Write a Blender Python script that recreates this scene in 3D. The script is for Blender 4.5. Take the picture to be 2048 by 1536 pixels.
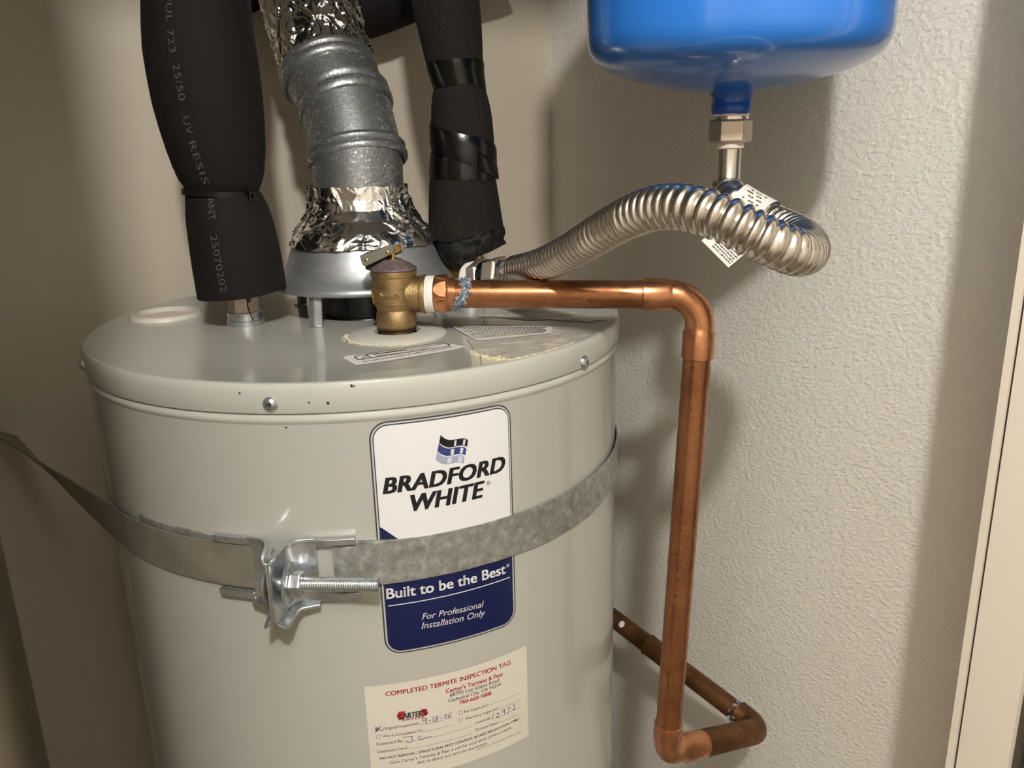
import bpy, bmesh, math, random
from mathutils import Vector, Matrix, noise
from mathutils.bvhtree import BVHTree
random.seed(4)
scene = bpy.context.scene
for o in list(bpy.data.objects): bpy.data.objects.remove(o)
COL = scene.collection
sin, cos, pi, rad = math.sin, math.cos, math.pi, math.radians

# ------------------------------------------------------------------ camera, light, exposure
FPX = 1660.0
CAMC = Vector((-0.2556287609448737, -0.7105352622997205, 1.665146514571862))
RGT = Vector((0.8622140406115522, -0.5059533587843215, -0.02445704207716498))
DWN = Vector((-0.1606992943356928, -0.22742722752109257, -0.9604439561900942))
FWD = Vector((0.4803776482855035, 0.8320384936509446, -0.27739729650945816))
cam = bpy.data.cameras.new('camera'); camo = bpy.data.objects.new('camera', cam); COL.objects.link(camo)
cam.sensor_width = 36.0; cam.sensor_fit = 'HORIZONTAL'; cam.lens = 36.0 * FPX / 2048.0
cam.clip_start = 0.02
R3 = Matrix((RGT, -DWN, -FWD)).transposed()
camo.matrix_world = Matrix.Translation(CAMC) @ R3.to_4x4()
scene.camera = camo

W = bpy.data.worlds.new('world'); scene.world = W; W.use_nodes = True
W.node_tree.nodes['Background'].inputs[0].default_value = (1.0, 0.9, 0.78, 1)
W.node_tree.nodes['Background'].inputs[1].default_value = 0.0

LAMP = Vector((-0.40, -1.12, 2.31))
ld = bpy.data.lights.new('lamp_light', 'POINT'); ld.energy = 50.0; ld.color = (1.0, 0.985, 0.965)
ld.shadow_soft_size = 0.032
lo = bpy.data.objects.new('lamp_light', ld); COL.objects.link(lo); lo.location = LAMP

scene.view_settings.view_transform = 'Standard'
scene.view_settings.look = 'None'
scene.view_settings.exposure = 0.0
scene.view_settings.gamma = 1.0
scene.view_settings.use_curve_mapping = False

# ------------------------------------------------------------------ pixel <-> world helpers
def ray(x, y): return RGT * ((x - 1024) / FPX) + DWN * ((y - 768) / FPX) + FWD
def at(x, y, z): return CAMC + ray(x, y) * z
HF = Vector((0.5, 0.8660254, 0.0)); HR = Vector((0.8660254, -0.5, 0.0)); UP = Vector((0, 0, 1))
def PF(x, y, F):
    d = ray(x, y); return CAMC + d * (F / d.dot(HF))
def WZ(x, y, z):
    d = ray(x, y); return CAMC + d * ((z - CAMC.z) / d.z)
def proj(P):
    d = Vector(P) - CAMC; z = d.dot(FWD)
    return 1024 + FPX * d.dot(RGT) / z, 768 + FPX * d.dot(DWN) / z, z
def zpl(X, Y, py):
    lo_, hi_ = .4, 2.6
    for _ in range(50):
        m = (lo_ + hi_) / 2
        if proj((X, Y, m))[1] > py: lo_ = m
        else: hi_ = m
    return (lo_ + hi_) / 2
RT = 0.2286; ZT = 1.52
def cyl(s, z, n=0.0):
    th = s / RT; return Vector(((RT + n) * sin(th), -(RT + n) * cos(th), z))
def inv(x, y, n=0.0):
    d = ray(x, y); r = RT + n
    a = d.x ** 2 + d.y ** 2; b = 2 * (CAMC.x * d.x + CAMC.y * d.y); c = CAMC.x ** 2 + CAMC.y ** 2 - r * r
    D = max(b * b - 4 * a * c, 0.0); t = (-b - math.sqrt(D)) / (2 * a)
    P = CAMC + d * t
    return RT * math.atan2(P.x, -P.y), P.z

# ------------------------------------------------------------------ materials
def lin(c):
    return tuple(((v / 255) / 12.92 if v / 255 <= .04045 else ((v / 255 + .055) / 1.055) ** 2.4) for v in c)
def mat(name, rgb, rough=.5, metal=0.0, spec=.5, coat=0.0):
    m = bpy.data.materials.new(name); m.use_nodes = True
    b = m.node_tree.nodes['Principled BSDF']
    b.inputs['Base Color'].default_value = (*lin(rgb), 1)
    b.inputs['Roughness'].default_value = rough; b.inputs['Metallic'].default_value = metal
    b.inputs['Specular IOR Level'].default_value = spec
    b.inputs['Coat Weight'].default_value = coat; b.inputs['Coat Roughness'].default_value = .06
    return m
def nd(m, t, **kw):
    n = m.node_tree.nodes.new(t)
    for k, v in kw.items(): setattr(n, k, v)
    return n
def coords(m, scale=(1, 1, 1), rot=(0, 0, 0)):
    g = nd(m, 'ShaderNodeNewGeometry'); mp = nd(m, 'ShaderNodeMapping')
    mp.inputs['Scale'].default_value = scale; mp.inputs['Rotation'].default_value = rot
    m.node_tree.links.new(g.outputs['Position'], mp.inputs['Vector']); return mp.outputs[0]
def tex(m, kind, scale, detail=4, rough=.55, vec=None):
    if kind == 'noise':
        n = nd(m, 'ShaderNodeTexNoise'); n.inputs['Detail'].default_value = detail; n.inputs['Roughness'].default_value = rough
        out = n.outputs['Fac']
    else:
        n = nd(m, 'ShaderNodeTexVoronoi'); out = n.outputs['Distance'] if kind == 'voro' else n.outputs['Color']
    n.inputs['Scale'].default_value = scale
    m.node_tree.links.new(vec if vec else coords(m), n.inputs['Vector'])
    return out
def ramp(m, fac, stops):
    r = nd(m, 'ShaderNodeValToRGB'); e = r.color_ramp.elements
    while len(e) < len(stops): e.new(.5)
    for i, (p, c) in enumerate(stops):
        e[i].position = p; e[i].color = (*lin(c), 1) if len(c) == 3 else c
    m.node_tree.links.new(fac, r.inputs['Fac']); return r.outputs['Color']
def setin(m, name, sock): m.node_tree.links.new(sock, m.node_tree.nodes['Principled BSDF'].inputs[name])
def bump(m, h, strength=.3, dist=.001):
    b = nd(m, 'ShaderNodeBump'); b.inputs['Strength'].default_value = strength; b.inputs['Distance'].default_value = dist
    m.node_tree.links.new(h, b.inputs['Height']); setin(m, 'Normal', b.outputs['Normal'])
def rng(m, fac, a, b, lo_, hi_):
    n = nd(m, 'ShaderNodeMapRange'); n.inputs[1].default_value = a; n.inputs[2].default_value = b
    n.inputs[3].default_value = lo_; n.inputs[4].default_value = hi_
    m.node_tree.links.new(fac, n.inputs[0]); return n.outputs[0]
def mix2(m, a, b):
    n = nd(m, 'ShaderNodeMath', operation='ADD'); m.node_tree.links.new(a, n.inputs[0]); m.node_tree.links.new(b, n.inputs[1]); return n.outputs[0]

WALLC = (237, 231, 220)
M = {}
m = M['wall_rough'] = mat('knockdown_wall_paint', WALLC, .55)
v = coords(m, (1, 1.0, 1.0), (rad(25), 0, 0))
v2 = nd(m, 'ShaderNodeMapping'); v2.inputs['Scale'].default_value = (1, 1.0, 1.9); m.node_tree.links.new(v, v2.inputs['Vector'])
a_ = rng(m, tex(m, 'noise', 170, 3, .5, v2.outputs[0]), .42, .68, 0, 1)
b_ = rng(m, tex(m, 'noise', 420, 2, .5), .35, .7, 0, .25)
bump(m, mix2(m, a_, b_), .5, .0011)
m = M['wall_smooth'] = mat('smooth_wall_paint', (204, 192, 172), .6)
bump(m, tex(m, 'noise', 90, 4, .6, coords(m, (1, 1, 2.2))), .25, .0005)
m = M['hall_wall'] = mat('hall_wall_paint', (222, 216, 206), .7)
m = M['ceiling'] = mat('ceiling_paint', (225, 220, 208), .8)
m = M['floor'] = mat('floor_vinyl', (120, 108, 92), .5)
setin(m, 'Base Color', ramp(m, tex(m, 'noise', 6), [(.3, (105, 94, 80)), (.7, (135, 122, 104))]))
M['trim'] = mat('trim_paint', (222, 212, 196), .4)
M['gap'] = mat('dark_gap', (70, 60, 48), .8)
m = M['enamel'] = mat('grey_enamel', (179, 178, 169), .26, 0, .5, .5)
bump(m, tex(m, 'noise', 14, 2), .06, .004)
m = M['foam'] = mat('black_foam', (20, 17, 15), .8, 0, .25)
setin(m, 'Base Color', ramp(m, tex(m, 'noise', 900, 2), [(.45, (14, 11, 9)), (.75, (27, 21, 18))]))
bump(m, tex(m, 'noise', 1400, 2), .3, .0004)
m = M['foam_rough'] = mat('black_open_foam', (22, 20, 18), .85, 0, .3)
setin(m, 'Base Color', ramp(m, tex(m, 'noise', 1100, 2), [(.45, (12, 10, 8)), (.68, (36, 30, 25)), (.8, (86, 76, 66))]))
bump(m, tex(m, 'noise', 1200, 3), .5, .0006)
m = M['torn_foam'] = mat('torn_foam', (14, 13, 12), .55, 0, .4)
setin(m, 'Base Color', ramp(m, tex(m, 'noise', 140, 6, .75, coords(m, (1, 1, .5), (0, rad(35), 0))), [(.5, (10, 9, 9)), (.62, (26, 24, 23)), (.72, (105, 98, 92))]))
bump(m, tex(m, 'noise', 220, 5, .7), .9, .002)
M['tape'] = mat('black_vinyl_tape', (7, 7, 7), .22, 0, .5)
bump(M['tape'], tex(M['tape'], 'noise', 60, 3), .25, .002)
M['black_plastic'] = mat('black_plastic', (9, 9, 9), .3)
M['print'] = mat('pipe_print', (78, 73, 68), .7)
m = M['galv'] = mat('galvanised_steel', (150, 152, 154), .38, 1)
setin(m, 'Base Color', ramp(m, tex(m, 'noise', 55, 6, .7), [(.3, (96, 98, 100)), (.55, (140, 143, 145)), (.78, (178, 180, 180))]))
setin(m, 'Roughness', rng(m, tex(m, 'noise', 90, 4), .3, .7, .28, .5))
m = M['galv_vent'] = mat('spangled_vent_steel', (150, 150, 150), .4, .85)
n1 = tex(m, 'vcol', 640); hs = nd(m, 'ShaderNodeRGBToBW'); m.node_tree.links.new(n1, hs.inputs[0])
setin(m, 'Base Color', ramp(m, hs.outputs[0], [(.3, (128, 130, 132)), (.6, (150, 152, 152)), (.8, (168, 170, 168)), (.92, (236, 236, 232))]))
setin(m, 'Roughness', rng(m, hs.outputs[0], .2, .9, .52, .26))
bump(m, tex(m, 'noise', 420, 4, .7), .45, .0006)
m = M['hood'] = mat('brushed_hood_steel', (160, 163, 166), .5, .85)
setin(m, 'Roughness', rng(m, tex(m, 'noise', 30, 6, .7, coords(m, (1, 1, 18))), .3, .7, .42, .56))
setin(m, 'Base Color', ramp(m, tex(m, 'noise', 14, 5, .6, coords(m, (1, 1, 5))), [(.3, (160, 163, 166)), (.7, (190, 192, 193))]))
m = M['foil'] = mat('aluminium_foil', (240, 239, 236), .16, 1)
bump(m, tex(m, 'noise', 9, 2, .4, coords(m, (14, 14, .8), (0, rad(-8), 0))), .22, .004)
m = M['strap'] = mat('strap_steel', (150, 150, 144), .46, .6)
setin(m, 'Base Color', ramp(m, tex(m, 'noise', 130, 5, .7), [(.3, (122, 123, 121)), (.55, (158, 158, 152)), (.78, (200, 199, 190))]))
setin(m, 'Roughness', rng(m, tex(m, 'noise', 150, 4), .3, .7, .36, .56))
m = M['strap_dull'] = mat('dull_strap_steel', (150, 146, 134), .45, .6)
setin(m, 'Base Color', ramp(m, tex(m, 'noise', 40, 4, .6), [(.3, (140, 136, 125)), (.7, (166, 161, 149))]))
m = M['zinc'] = mat('zinc_plate', (196, 201, 204), .3, .92)
setin(m, 'Roughness', rng(m, tex(m, 'noise', 120, 4), .3, .7, .2, .38))
m = M['stainless'] = mat('stainless_steel', (212, 206, 197), .22, 1)
m = M['nickel'] = mat('cast_nickel', (190, 176, 160), .4, .9)
bump(m, tex(m, 'noise', 500, 3), .3, .0006)
m = M['copper'] = mat('bright_copper', (206, 138, 98), .36, .9)
nv = tex(m, 'noise', 26, 6, .7)
setin(m, 'Base Color', ramp(m, nv, [(.25, (140, 90, 60)), (.5, (160, 108, 74)), (.75, (178, 126, 88))]))
setin(m, 'Roughness', rng(m, tex(m, 'noise', 60, 5), .3, .7, .22, .42))
m = M['copper_fit'] = mat('copper_fitting', (214, 146, 104), .32, .92)
setin(m, 'Base Color', ramp(m, tex(m, 'noise', 40, 5, .6), [(.3, (180, 120, 82)), (.7, (210, 152, 112))]))
setin(m, 'Roughness', rng(m, tex(m, 'noise', 70, 4), .3, .7, .2, .36))
m = M['copper_old'] = mat('aged_copper', (112, 78, 50), .5, .85)
setin(m, 'Base Color', ramp(m, tex(m, 'noise', 45, 5, .65), [(.3, (84, 57, 36)), (.55, (118, 82, 52)), (.75, (140, 104, 70))]))
M['mark'] = mat('dark_mark', (52, 28, 18), .6)
m = M['brass'] = mat('cast_brass', (164, 140, 100), .45, .95)
bump(m, tex(m, 'noise', 700, 3, .6), .45, .0008)
setin(m, 'Base Color', ramp(m, tex(m, 'noise', 60, 4), [(.3, (146, 122, 84)), (.7, (172, 147, 106))]))
M['brass_smooth'] = mat('smooth_brass', (196, 160, 98), .28, 1)
m = M['valve_cap'] = mat('purple_brown_cap', (92, 72, 70), .5)
setin(m, 'Base Color', ramp(m, tex(m, 'noise', 260, 4), [(.35, (76, 63, 63)), (.7, (112, 98, 98))]))
M['lever'] = mat('lever_steel', (82, 79, 69), .5, .7)
M['ptfe'] = mat('thread_tape', (235, 230, 222), .5)
m = M['flux'] = mat('solder_residue', (130, 140, 146), .45, .25)
setin(m, 'Base Color', ramp(m, tex(m, 'noise', 380, 5, .7), [(.35, (58, 84, 96)), (.5, (120, 136, 146)), (.62, (196, 198, 198))]))
bump(m, tex(m, 'noise', 500, 5), .9, .002)
m = M['blue'] = mat('blue_enamel', (38, 110, 196), .2, 0, .5, .5)
M['blue_dark'] = mat('blue_brushed_paint', (20, 74, 158), .35)
M['cream'] = mat('cream_plastic', (214, 203, 190), .4)
M['grey_plastic'] = mat('grey_plastic', (186, 182, 174), .5)
m = M['sealant'] = mat('old_sealant', (206, 194, 162), .7)
bump(m, tex(m, 'noise', 300, 4), .8, .002)
M['black'] = mat('opening_shade_black', (10, 9, 8), .7)  # near-black colour stands in for shade inside the hood throat and collar gap
M['flue_in'] = mat('dark_flue_steel', (20, 19, 20), .3, 0)
M['bracket_black'] = mat('black_bracket_paint', (20, 19, 19), .5)
M['paper'] = mat('white_sticker', (216, 214, 214), .3)
M['tagpaper'] = mat('tag_paper', (206, 199, 186), .6)
M['whitetag'] = mat('white_tag', (210, 205, 198), .6)
m = M['navy'] = mat('navy_print', (7, 20, 66), .25)
M['ink'] = mat('black_ink', (12, 12, 18), .35)
M['inkgrey'] = mat('grey_ink', (52, 47, 45), .5)
M['red'] = mat('red_ink', (178, 34, 44), .5)
M['pen'] = mat('blue_pen', (34, 34, 104), .5)
M['frame_dark'] = mat('label_dark_line', (58, 58, 64), .35)
M['frame_light'] = mat('label_silver_line', (186, 186, 184), .35)
M['logo_blue'] = mat('logo_blue', (48, 56, 112), .3)
M['logo_grey'] = mat('logo_grey', (150, 158, 178), .3)
M['logo_shine'] = mat('logo_shine', (196, 198, 210), .3)
m = M['residue'] = mat('torn_paper_residue', (196, 186, 164), .7)
setin(m, 'Base Color', ramp(m, tex(m, 'noise', 48, 6, .7, coords(m, (1, 1.5, 1), (0, 0, rad(20)))), [(.36, (150, 146, 137)), (.52, (170, 165, 153)), (.64, (198, 190, 172)), (.8, (186, 180, 168))]))
bump(m, tex(m, 'noise', 120, 5, .7), .7, .0012)

# ------------------------------------------------------------------ mesh helpers
ROOT = {}
def thing(name, label, cat, loc, group=None):
    o = bpy.data.objects.new(name, None); COL.objects.link(o); o.empty_display_size = .02
    o.location = loc; o['label'] = label; o['category'] = cat
    if group: o['group'] = group
    ROOT[o.name] = Vector(loc)
    return o
def base_of(p):
    while p.parent: p = p.parent
    return ROOT.get(p.name, Vector((0, 0, 0)))
def obj(name, verts, faces, m, parent=None, smooth=True, label=None, kind=None, sharp=None):
    off = base_of(parent) if parent else Vector((0, 0, 0))
    me = bpy.data.meshes.new(name)
    me.from_pydata([Vector(v_) - off for v_ in verts], [], faces); me.validate(); me.update()
    bm = bmesh.new(); bm.from_mesh(me); bmesh.ops.recalc_face_normals(bm, faces=bm.faces); bm.to_mesh(me); bm.free()
    if smooth:
        for p in me.polygons: p.use_smooth = True
        try: me.set_sharp_from_angle(angle=rad(sharp if sharp else 38))
        except Exception: pass
    me.materials.append(m if not isinstance(m, str) else M[m])
    o = bpy.data.objects.new(name, me); COL.objects.link(o)
    if parent: o.parent = parent
    if label: o['label'] = label
    if kind: o['kind'] = kind
    return o
def struct(name, verts, faces, m, parent=None, smooth=False):
    o = obj(name, verts, faces, m, parent, smooth); o['kind'] = 'structure'; return o
class MB:
    def __init__(s): s.v = []; s.f = []
    def add(s, v, f):
        n = len(s.v); s.v += [Vector(p) for p in v]; s.f += [tuple(i + n for i in q) for q in f]; return s
    def obj(s, name, m, parent=None, **k): return obj(name, s.v, s.f, m, parent, **k)
def box(x0, x1, y0, y1, z0, z1):
    v = [(x, y, z) for x in (x0, x1) for y in (y0, y1) for z in (z0, z1)]
    return v, [(0, 1, 3, 2), (4, 6, 7, 5), (0, 4, 5, 1), (2, 3, 7, 6), (0, 2, 6, 4), (1, 5, 7, 3)]
def frame(axis):
    a = Vector(axis).normalized(); u = a.orthogonal().normalized()
    if abs(a.z) > .999: u = Vector((1, 0, 0))
    return a, u, a.cross(u).normalized()
def revolve(base, axis, prof, n=48, capA=True, capB=True, ref=None):
    """prof: list of (distance along axis, radius)"""
    a, u, w = frame(axis)
    if ref is not None:
        u = (Vector(ref) - a * Vector(ref).dot(a)).normalized(); w = a.cross(u)
    base = Vector(base); v = []; f = []
    for d, r in prof:
        for i in range(n):
            t = 2 * pi * i / n; v.append(base + a * d + (u * cos(t) + w * sin(t)) * r)
    for k in range(len(prof) - 1):
        for i in range(n):
            j = (i + 1) % n; f.append((k * n + i, k * n + j, (k + 1) * n + j, (k + 1) * n + i))
    if capA: f.append(tuple(range(n))[::-1])
    if capB: f.append(tuple(range((len(prof) - 1) * n, len(prof) * n)))
    return v, f
def lathe(c, prof, n=64, capA=False, capB=False):
    """prof: list of (radius, z) around a vertical axis through c=(x,y)"""
    return revolve((c[0], c[1], 0), (0, 0, 1), [(z, r) for r, z in prof], n, capA, capB)
def catmull(pts, n):
    pts = [Vector(p) for p in pts]; out = []
    P = [pts[0] * 2 - pts[1]] + pts + [pts[-1] * 2 - pts[-2]]
    for i in range(1, len(P) - 2):
        for k in range(n):
            t = k / n; p0, p1, p2, p3 = P[i - 1:i + 3]
            out.append(.5 * ((2 * p1) + (p2 - p0) * t + (2 * p0 - 5 * p1 + 4 * p2 - p3) * t * t + (3 * p1 - p0 - 3 * p2 + p3) * t ** 3))
    out.append(pts[-1]); return out
def resample(pts, step):
    L = [0]
    for i in range(1, len(pts)): L.append(L[-1] + (pts[i] - pts[i - 1]).length)
    n = max(2, int(L[-1] / step)); out = []; j = 0
    for k in range(n + 1):
        d = L[-1] * k / n
        while j < len(L) - 2 and L[j + 1] < d: j += 1
        t = (d - L[j]) / max(L[j + 1] - L[j], 1e-9); out.append(pts[j].lerp(pts[j + 1], min(max(t, 0), 1)))
    return out, L[-1]
def tube(pts, radii, n=24, capA=True, capB=True, tang=None):
    pts = [Vector(p) for p in pts]; N = len(pts)
    T = []
    for i in range(N):
        a = pts[max(i - 1, 0)]; b = pts[min(i + 1, N - 1)]; T.append((b - a).normalized())
    if tang:
        for i, t in enumerate(tang):
            if t is not None: T[i] = Vector(t).normalized()
    u = T[0].orthogonal().normalized(); v = []; f = []
    for i in range(N):
        u = (u - T[i] * u.dot(T[i])).normalized(); w = T[i].cross(u)
        r = radii[i] if hasattr(radii, '__len__') else radii
        for k in range(n):
            t = 2 * pi * k / n; v.append(pts[i] + (u * cos(t) + w * sin(t)) * r)
    for i in range(N - 1):
        for k in range(n):
            j = (k + 1) % n; f.append((i * n + k, i * n + j, (i + 1) * n + j, (i + 1) * n + k))
    if capA: f.append(tuple(range(n))[::-1])
    if capB: f.append(tuple(range((N - 1) * n, N * n)))
    return v, f
def arc(A, C, B, rb, n=10):
    """points from A to B with a rounded corner of radius rb at C"""
    A, C, B = Vector(A), Vector(C), Vector(B); d1 = (A - C).normalized(); d2 = (B - C).normalized()
    ang = d1.angle(d2); L = rb / math.tan(ang / 2); p1 = C + d1 * L; p2 = C + d2 * L
    bis = (d1 + d2).normalized(); O = C + bis * (rb / sin(ang / 2)); e1 = (p1 - O).normalized(); tot = pi - ang
    ax = e1.cross((p2 - O)).normalized()
    return [O + (Matrix.Rotation(tot * i / n, 3, ax) @ (e1 * rb)) for i in range(n + 1)]
def sznbox(s0, s1, z0, z1, n0, n1, k=6):
    """a block following the tank: s round it, z up it, n out of it"""
    v = []; f = []
    for i in range(k + 1):
        s = s0 + (s1 - s0) * i / k
        v += [cyl(s, z0, n0), cyl(s, z1, n0), cyl(s, z1, n1), cyl(s, z0, n1)]
    for i in range(k):
        a = i * 4
        for q in range(4): f.append((a + q, a + (q + 1) % 4, a + 4 + (q + 1) % 4, a + 4 + q))
    f += [(0, 3, 2, 1), (k * 4, k * 4 + 1, k * 4 + 2, k * 4 + 3)]
    return v, f
def bevel(o, w=.0006, seg=2):
    md = o.modifiers.new('bevel', 'BEVEL'); md.width = w; md.segments = seg; md.limit_method = 'ANGLE'; md.angle_limit = rad(40)
    return o

# ---- flat print: text and shapes as thin geometry laid on a surface
def text2d(s, bold=0.0, shear=0.0, spacing=1.0):
    cu = bpy.data.curves.new('t', 'FONT'); cu.body = s; cu.size = 1.0; cu.offset = bold; cu.shear = shear; cu.space_character = spacing
    cu.resolution_u = 3
    o = bpy.data.objects.new('t', cu); COL.objects.link(o)
    dg = bpy.context.evaluated_depsgraph_get(); me = bpy.data.meshes.new_from_object(o.evaluated_get(dg))
    v = [(p.co.x, p.co.y) for p in me.vertices]; f = [tuple(p.vertices) for p in me.polygons]
    bpy.data.objects.remove(o); bpy.data.curves.remove(cu); bpy.data.meshes.remove(me)
    x0 = min(p[0] for p in v); x1 = max(p[0] for p in v)
    return [(x - x0, y) for x, y in v], f, x1 - x0
def lay_text(mb, s, A, B, surf, bold=0.0, shear=0.0, hs=1.0, spacing=1.0):
    """lay text with baseline from A to B (2-D surface coords); surf maps (u,v)->3D"""
    v, f, w = text2d(s, 0.0, shear, spacing)
    A = Vector(A); B = Vector(B); d = B - A; k = d.length / (w + 2 * bold); e = d.normalized(); n = Vector((-e.y, e.x)); q = bold
    for dx, dy in (((0, 0),) if not bold else ((q, 0), (0, q * .4), (2 * q, q * .4), (0, -q * .4), (2 * q, -q * .4))):
        mb.add([surf(*(A + e * ((x + dx) * k) + n * ((y + dy) * k * hs))) for x, y in v], f)
def lay_line(mb, A, B, w, surf, seg=4):
    A = Vector(A); B = Vector(B); e = (B - A).normalized(); n = Vector((-e.y, e.x)) * (w / 2); v = []
    for i in range(seg + 1):
        p = A.lerp(B, i / seg); v += [surf(*(p - n)), surf(*(p + n))]
    mb.add(v, [(2 * i, 2 * i + 2, 2 * i + 3, 2 * i + 1) for i in range(seg)])
def lay_stroke(mb, pts, w, surf):
    for a, b in zip(pts[:-1], pts[1:]):
        if (Vector(a) - Vector(b)).length > 1e-6: lay_line(mb, a, b, w, surf, 1)
def lay_poly(mb, pts, surf): mb.add([surf(*p) for p in pts], [tuple(range(len(pts)))])
def lay_strip(mb, top, bot, surf):
    n = len(top); mb.add([surf(*p) for p in top] + [surf(*p) for p in bot], [(i, i + 1, n + i + 1, n + i) for i in range(n - 1)])
def rrect_strips(mb, x0, x1, y0, y1, r, surf, k=16, rb=None):
    """rounded rectangle as vertical strips so that it bends with the surface"""
    rb = r if rb is None else rb; xs = []
    for i in range(9): xs.append(x0 + r * (1 - cos(pi / 2 * i / 8)))
    for i in range(1, k): xs.append(x0 + r + (x1 - x0 - 2 * r) * i / k)
    for i in range(9): xs.append(x1 - r + r * sin(pi / 2 * i / 8))
    top = []; bot = []
    for x in xs:
        d = max(x0 + r - x, x - (x1 - r), 0); h = r - math.sqrt(max(r * r - d * d, 0)); hb = h * (rb / r)
        top.append((x, y1 - h)); bot.append((x, y0 + hb))
    lay_strip(mb, top, bot, surf)

# ------------------------------------------------------------------ the room
XL, XR, YB, YF = -0.327, 0.378, 0.2655, -0.4246
OX0, OX1, OZ = -0.274, 0.273, 2.09
YO = -0.497; ZC = 2.44; HX0, HX1, HY = -1.5, 1.3, -2.4
def slab(name, x0, x1, y0, y1, z0, z1, m): return struct(name, *box(x0, x1, y0, y1, z0, z1), m)
slab('floor', HX0 - .1, HX1 + .1, HY - .1, YB + .1, -.05, 0, M['floor'])
slab('ceiling', HX0 - .1, HX1 + .1, HY - .1, YB + .1, ZC, ZC + .05, M['ceiling'])
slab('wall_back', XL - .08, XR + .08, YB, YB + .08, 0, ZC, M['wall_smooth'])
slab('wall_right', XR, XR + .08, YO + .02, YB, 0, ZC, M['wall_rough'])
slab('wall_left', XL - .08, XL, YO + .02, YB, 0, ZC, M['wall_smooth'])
fw = MB()
fw.add(*box(HX0, OX0 - .040, YO, YF, 0, ZC)); fw.add(*box(OX1 + .016, HX1, YO, YF, 0, ZC)); fw.add(*box(OX0 - .040, OX1 + .016, YO, YF, OZ + .016, ZC))
o = fw.obj('wall_front', M['hall_wall'], smooth=False); o['kind'] = 'structure'
slab('wall_hall_left', HX0 - .08, HX0, HY, YF, 0, ZC, M['hall_wall'])
slab('wall_hall_right', HX1, HX1 + .08, HY, YF, 0, ZC, M['hall_wall'])
slab('wall_hall_back', HX0, HX1, HY - .08, HY, 0, ZC, M['hall_wall'])
# door frame: a narrow drywall return, a gap, then the flat jamb, a second gap and the stop
slab('trim_1', OX1, OX1 + .016, YF - .0052, YF, 0, OZ, M['trim'])
slab('trim_2', OX1 + .0022, OX1 + .016, YF - .0075, YF - .0052, 0, OZ, M['gap'])
slab('trim_3', OX1, OX1 + .016, YF - .042, YF - .0075, 0, OZ, M['trim'])
slab('trim_4', OX1 + .005, OX1 + .016, YF - .052, YF - .042, 0, OZ, M['gap'])
slab('trim_5', OX1, OX1 + .016, YO, YF - .052, 0, OZ, M['trim'])
slab('trim_6', OX0 - .040, -.2935, YO, YF, 0, OZ, M['trim'])
slab('trim_7', OX0 - .040, OX1 + .016, YO, YF, OZ, OZ + .016, M['trim'])

# the lamp of the hall (behind the camera)
lamp = thing('ceiling_lamp', 'white ceiling lampholder with a bare bulb in the hall', 'lamp', (LAMP.x, LAMP.y, ZC))
lo.parent = lamp; lo.location = (0, 0, LAMP.z - ZC)
obj('base', *lathe(LAMP.xy, [(.0, ZC), (.055, ZC), (.055, ZC - .01), (.045, ZC - .022), (.0, ZC - .022)], 32), M['cream'], lamp)
obj('socket', *lathe(LAMP.xy, [(.02, ZC - .022), (.02, ZC - .05), (.014, ZC - .052), (0, ZC - .052)], 24), M['cream'], lamp)

# ------------------------------------------------------------------ water heater
HC = (0.0108, 0.0162)          # centre of flue and draft hood
WH = thing('water_heater', 'large pale grey cylindrical water heater standing in the closet', 'water heater', (0, 0, 0))
obj('tank_body', *lathe((0, 0), [(0, .0), (.226, 0), (.2286, .01), (.2286, 1.15), (.2286, 1.4920), (.2289, 1.4928), (.2297, 1.4940), (.2301, 1.4954), (.2300, 1.4968), (.2294, 1.4982), (.2290, 1.4992), (.2288, 1.4999), (.2278, 1.5002), (.2270, 1.5060)], 160), M['enamel'], WH)
n = 160; cv, cf = lathe((0, 0), [(.2298, 1.5030), (.2300, 1.5008), (.2304, 1.5006), (.2308, 1.5014), (.2310, 1.5150), (.2307, 1.5182), (.2297, 1.5204), (.2280, 1.5211), (.2262, 1.5208), (.2235, 1.52), (.15, 1.52)], n)
k0 = len(cv) - n
for (rr, zz) in ((.0485, 1.52), (.0475, 1.519), (.0475, 1.40)):
    for i in range(n):
        t = 2 * pi * i / n; cv.append(Vector((HC[0] + rr * cos(t), HC[1] + rr * sin(t), zz)))
for q in range(3):
    for i in range(n):
        j = (i + 1) % n; a = k0 + q * n; cf.append((a + i, a + j, a + n + j, a + n + i))
obj('tank_cap', cv, cf, M['enamel'], WH)
obj('flue_collar', *lathe(HC, [(.0455, 1.5195), (.0452, 1.5205), (.0440, 1.5215), (.0436, 1.5620), (.0420, 1.5620), (.0420, 1.45), (0, 1.45)], 64), M['flue_in'], WH, label='black flue collar under the hood')
# screws round the cap
for i, (s, z) in enumerate(((-.1435, 1.5075), (.1003, 1.5048), (-.3555, 1.5105))):
    th = s / .2306; c = Vector((.2309 * sin(th), -.2309 * cos(th), z)); nn = Vector((sin(th), -cos(th), 0))
    sc = obj('screw', *revolve(c - nn * .001, nn, [(0, .0051), (.0016, .0051), (.0022, .0047), (.0034, .0036), (.0041, .0024), (.0042, .0019), (.0028, .0017)], 24), M['zinc'], WH)
    star = []
    for q in range(12): star.append((0.0018 if q % 2 == 0 else .0012))
    a, u, w = frame(nn); sv = [c + nn * .0036 + (u * cos(2 * pi * q / 12) + w * sin(2 * pi * q / 12)) * star[q] for q in range(12)]
    obj('recess', sv, [tuple(range(12))], M['frame_dark'], sc, smooth=False)
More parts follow.
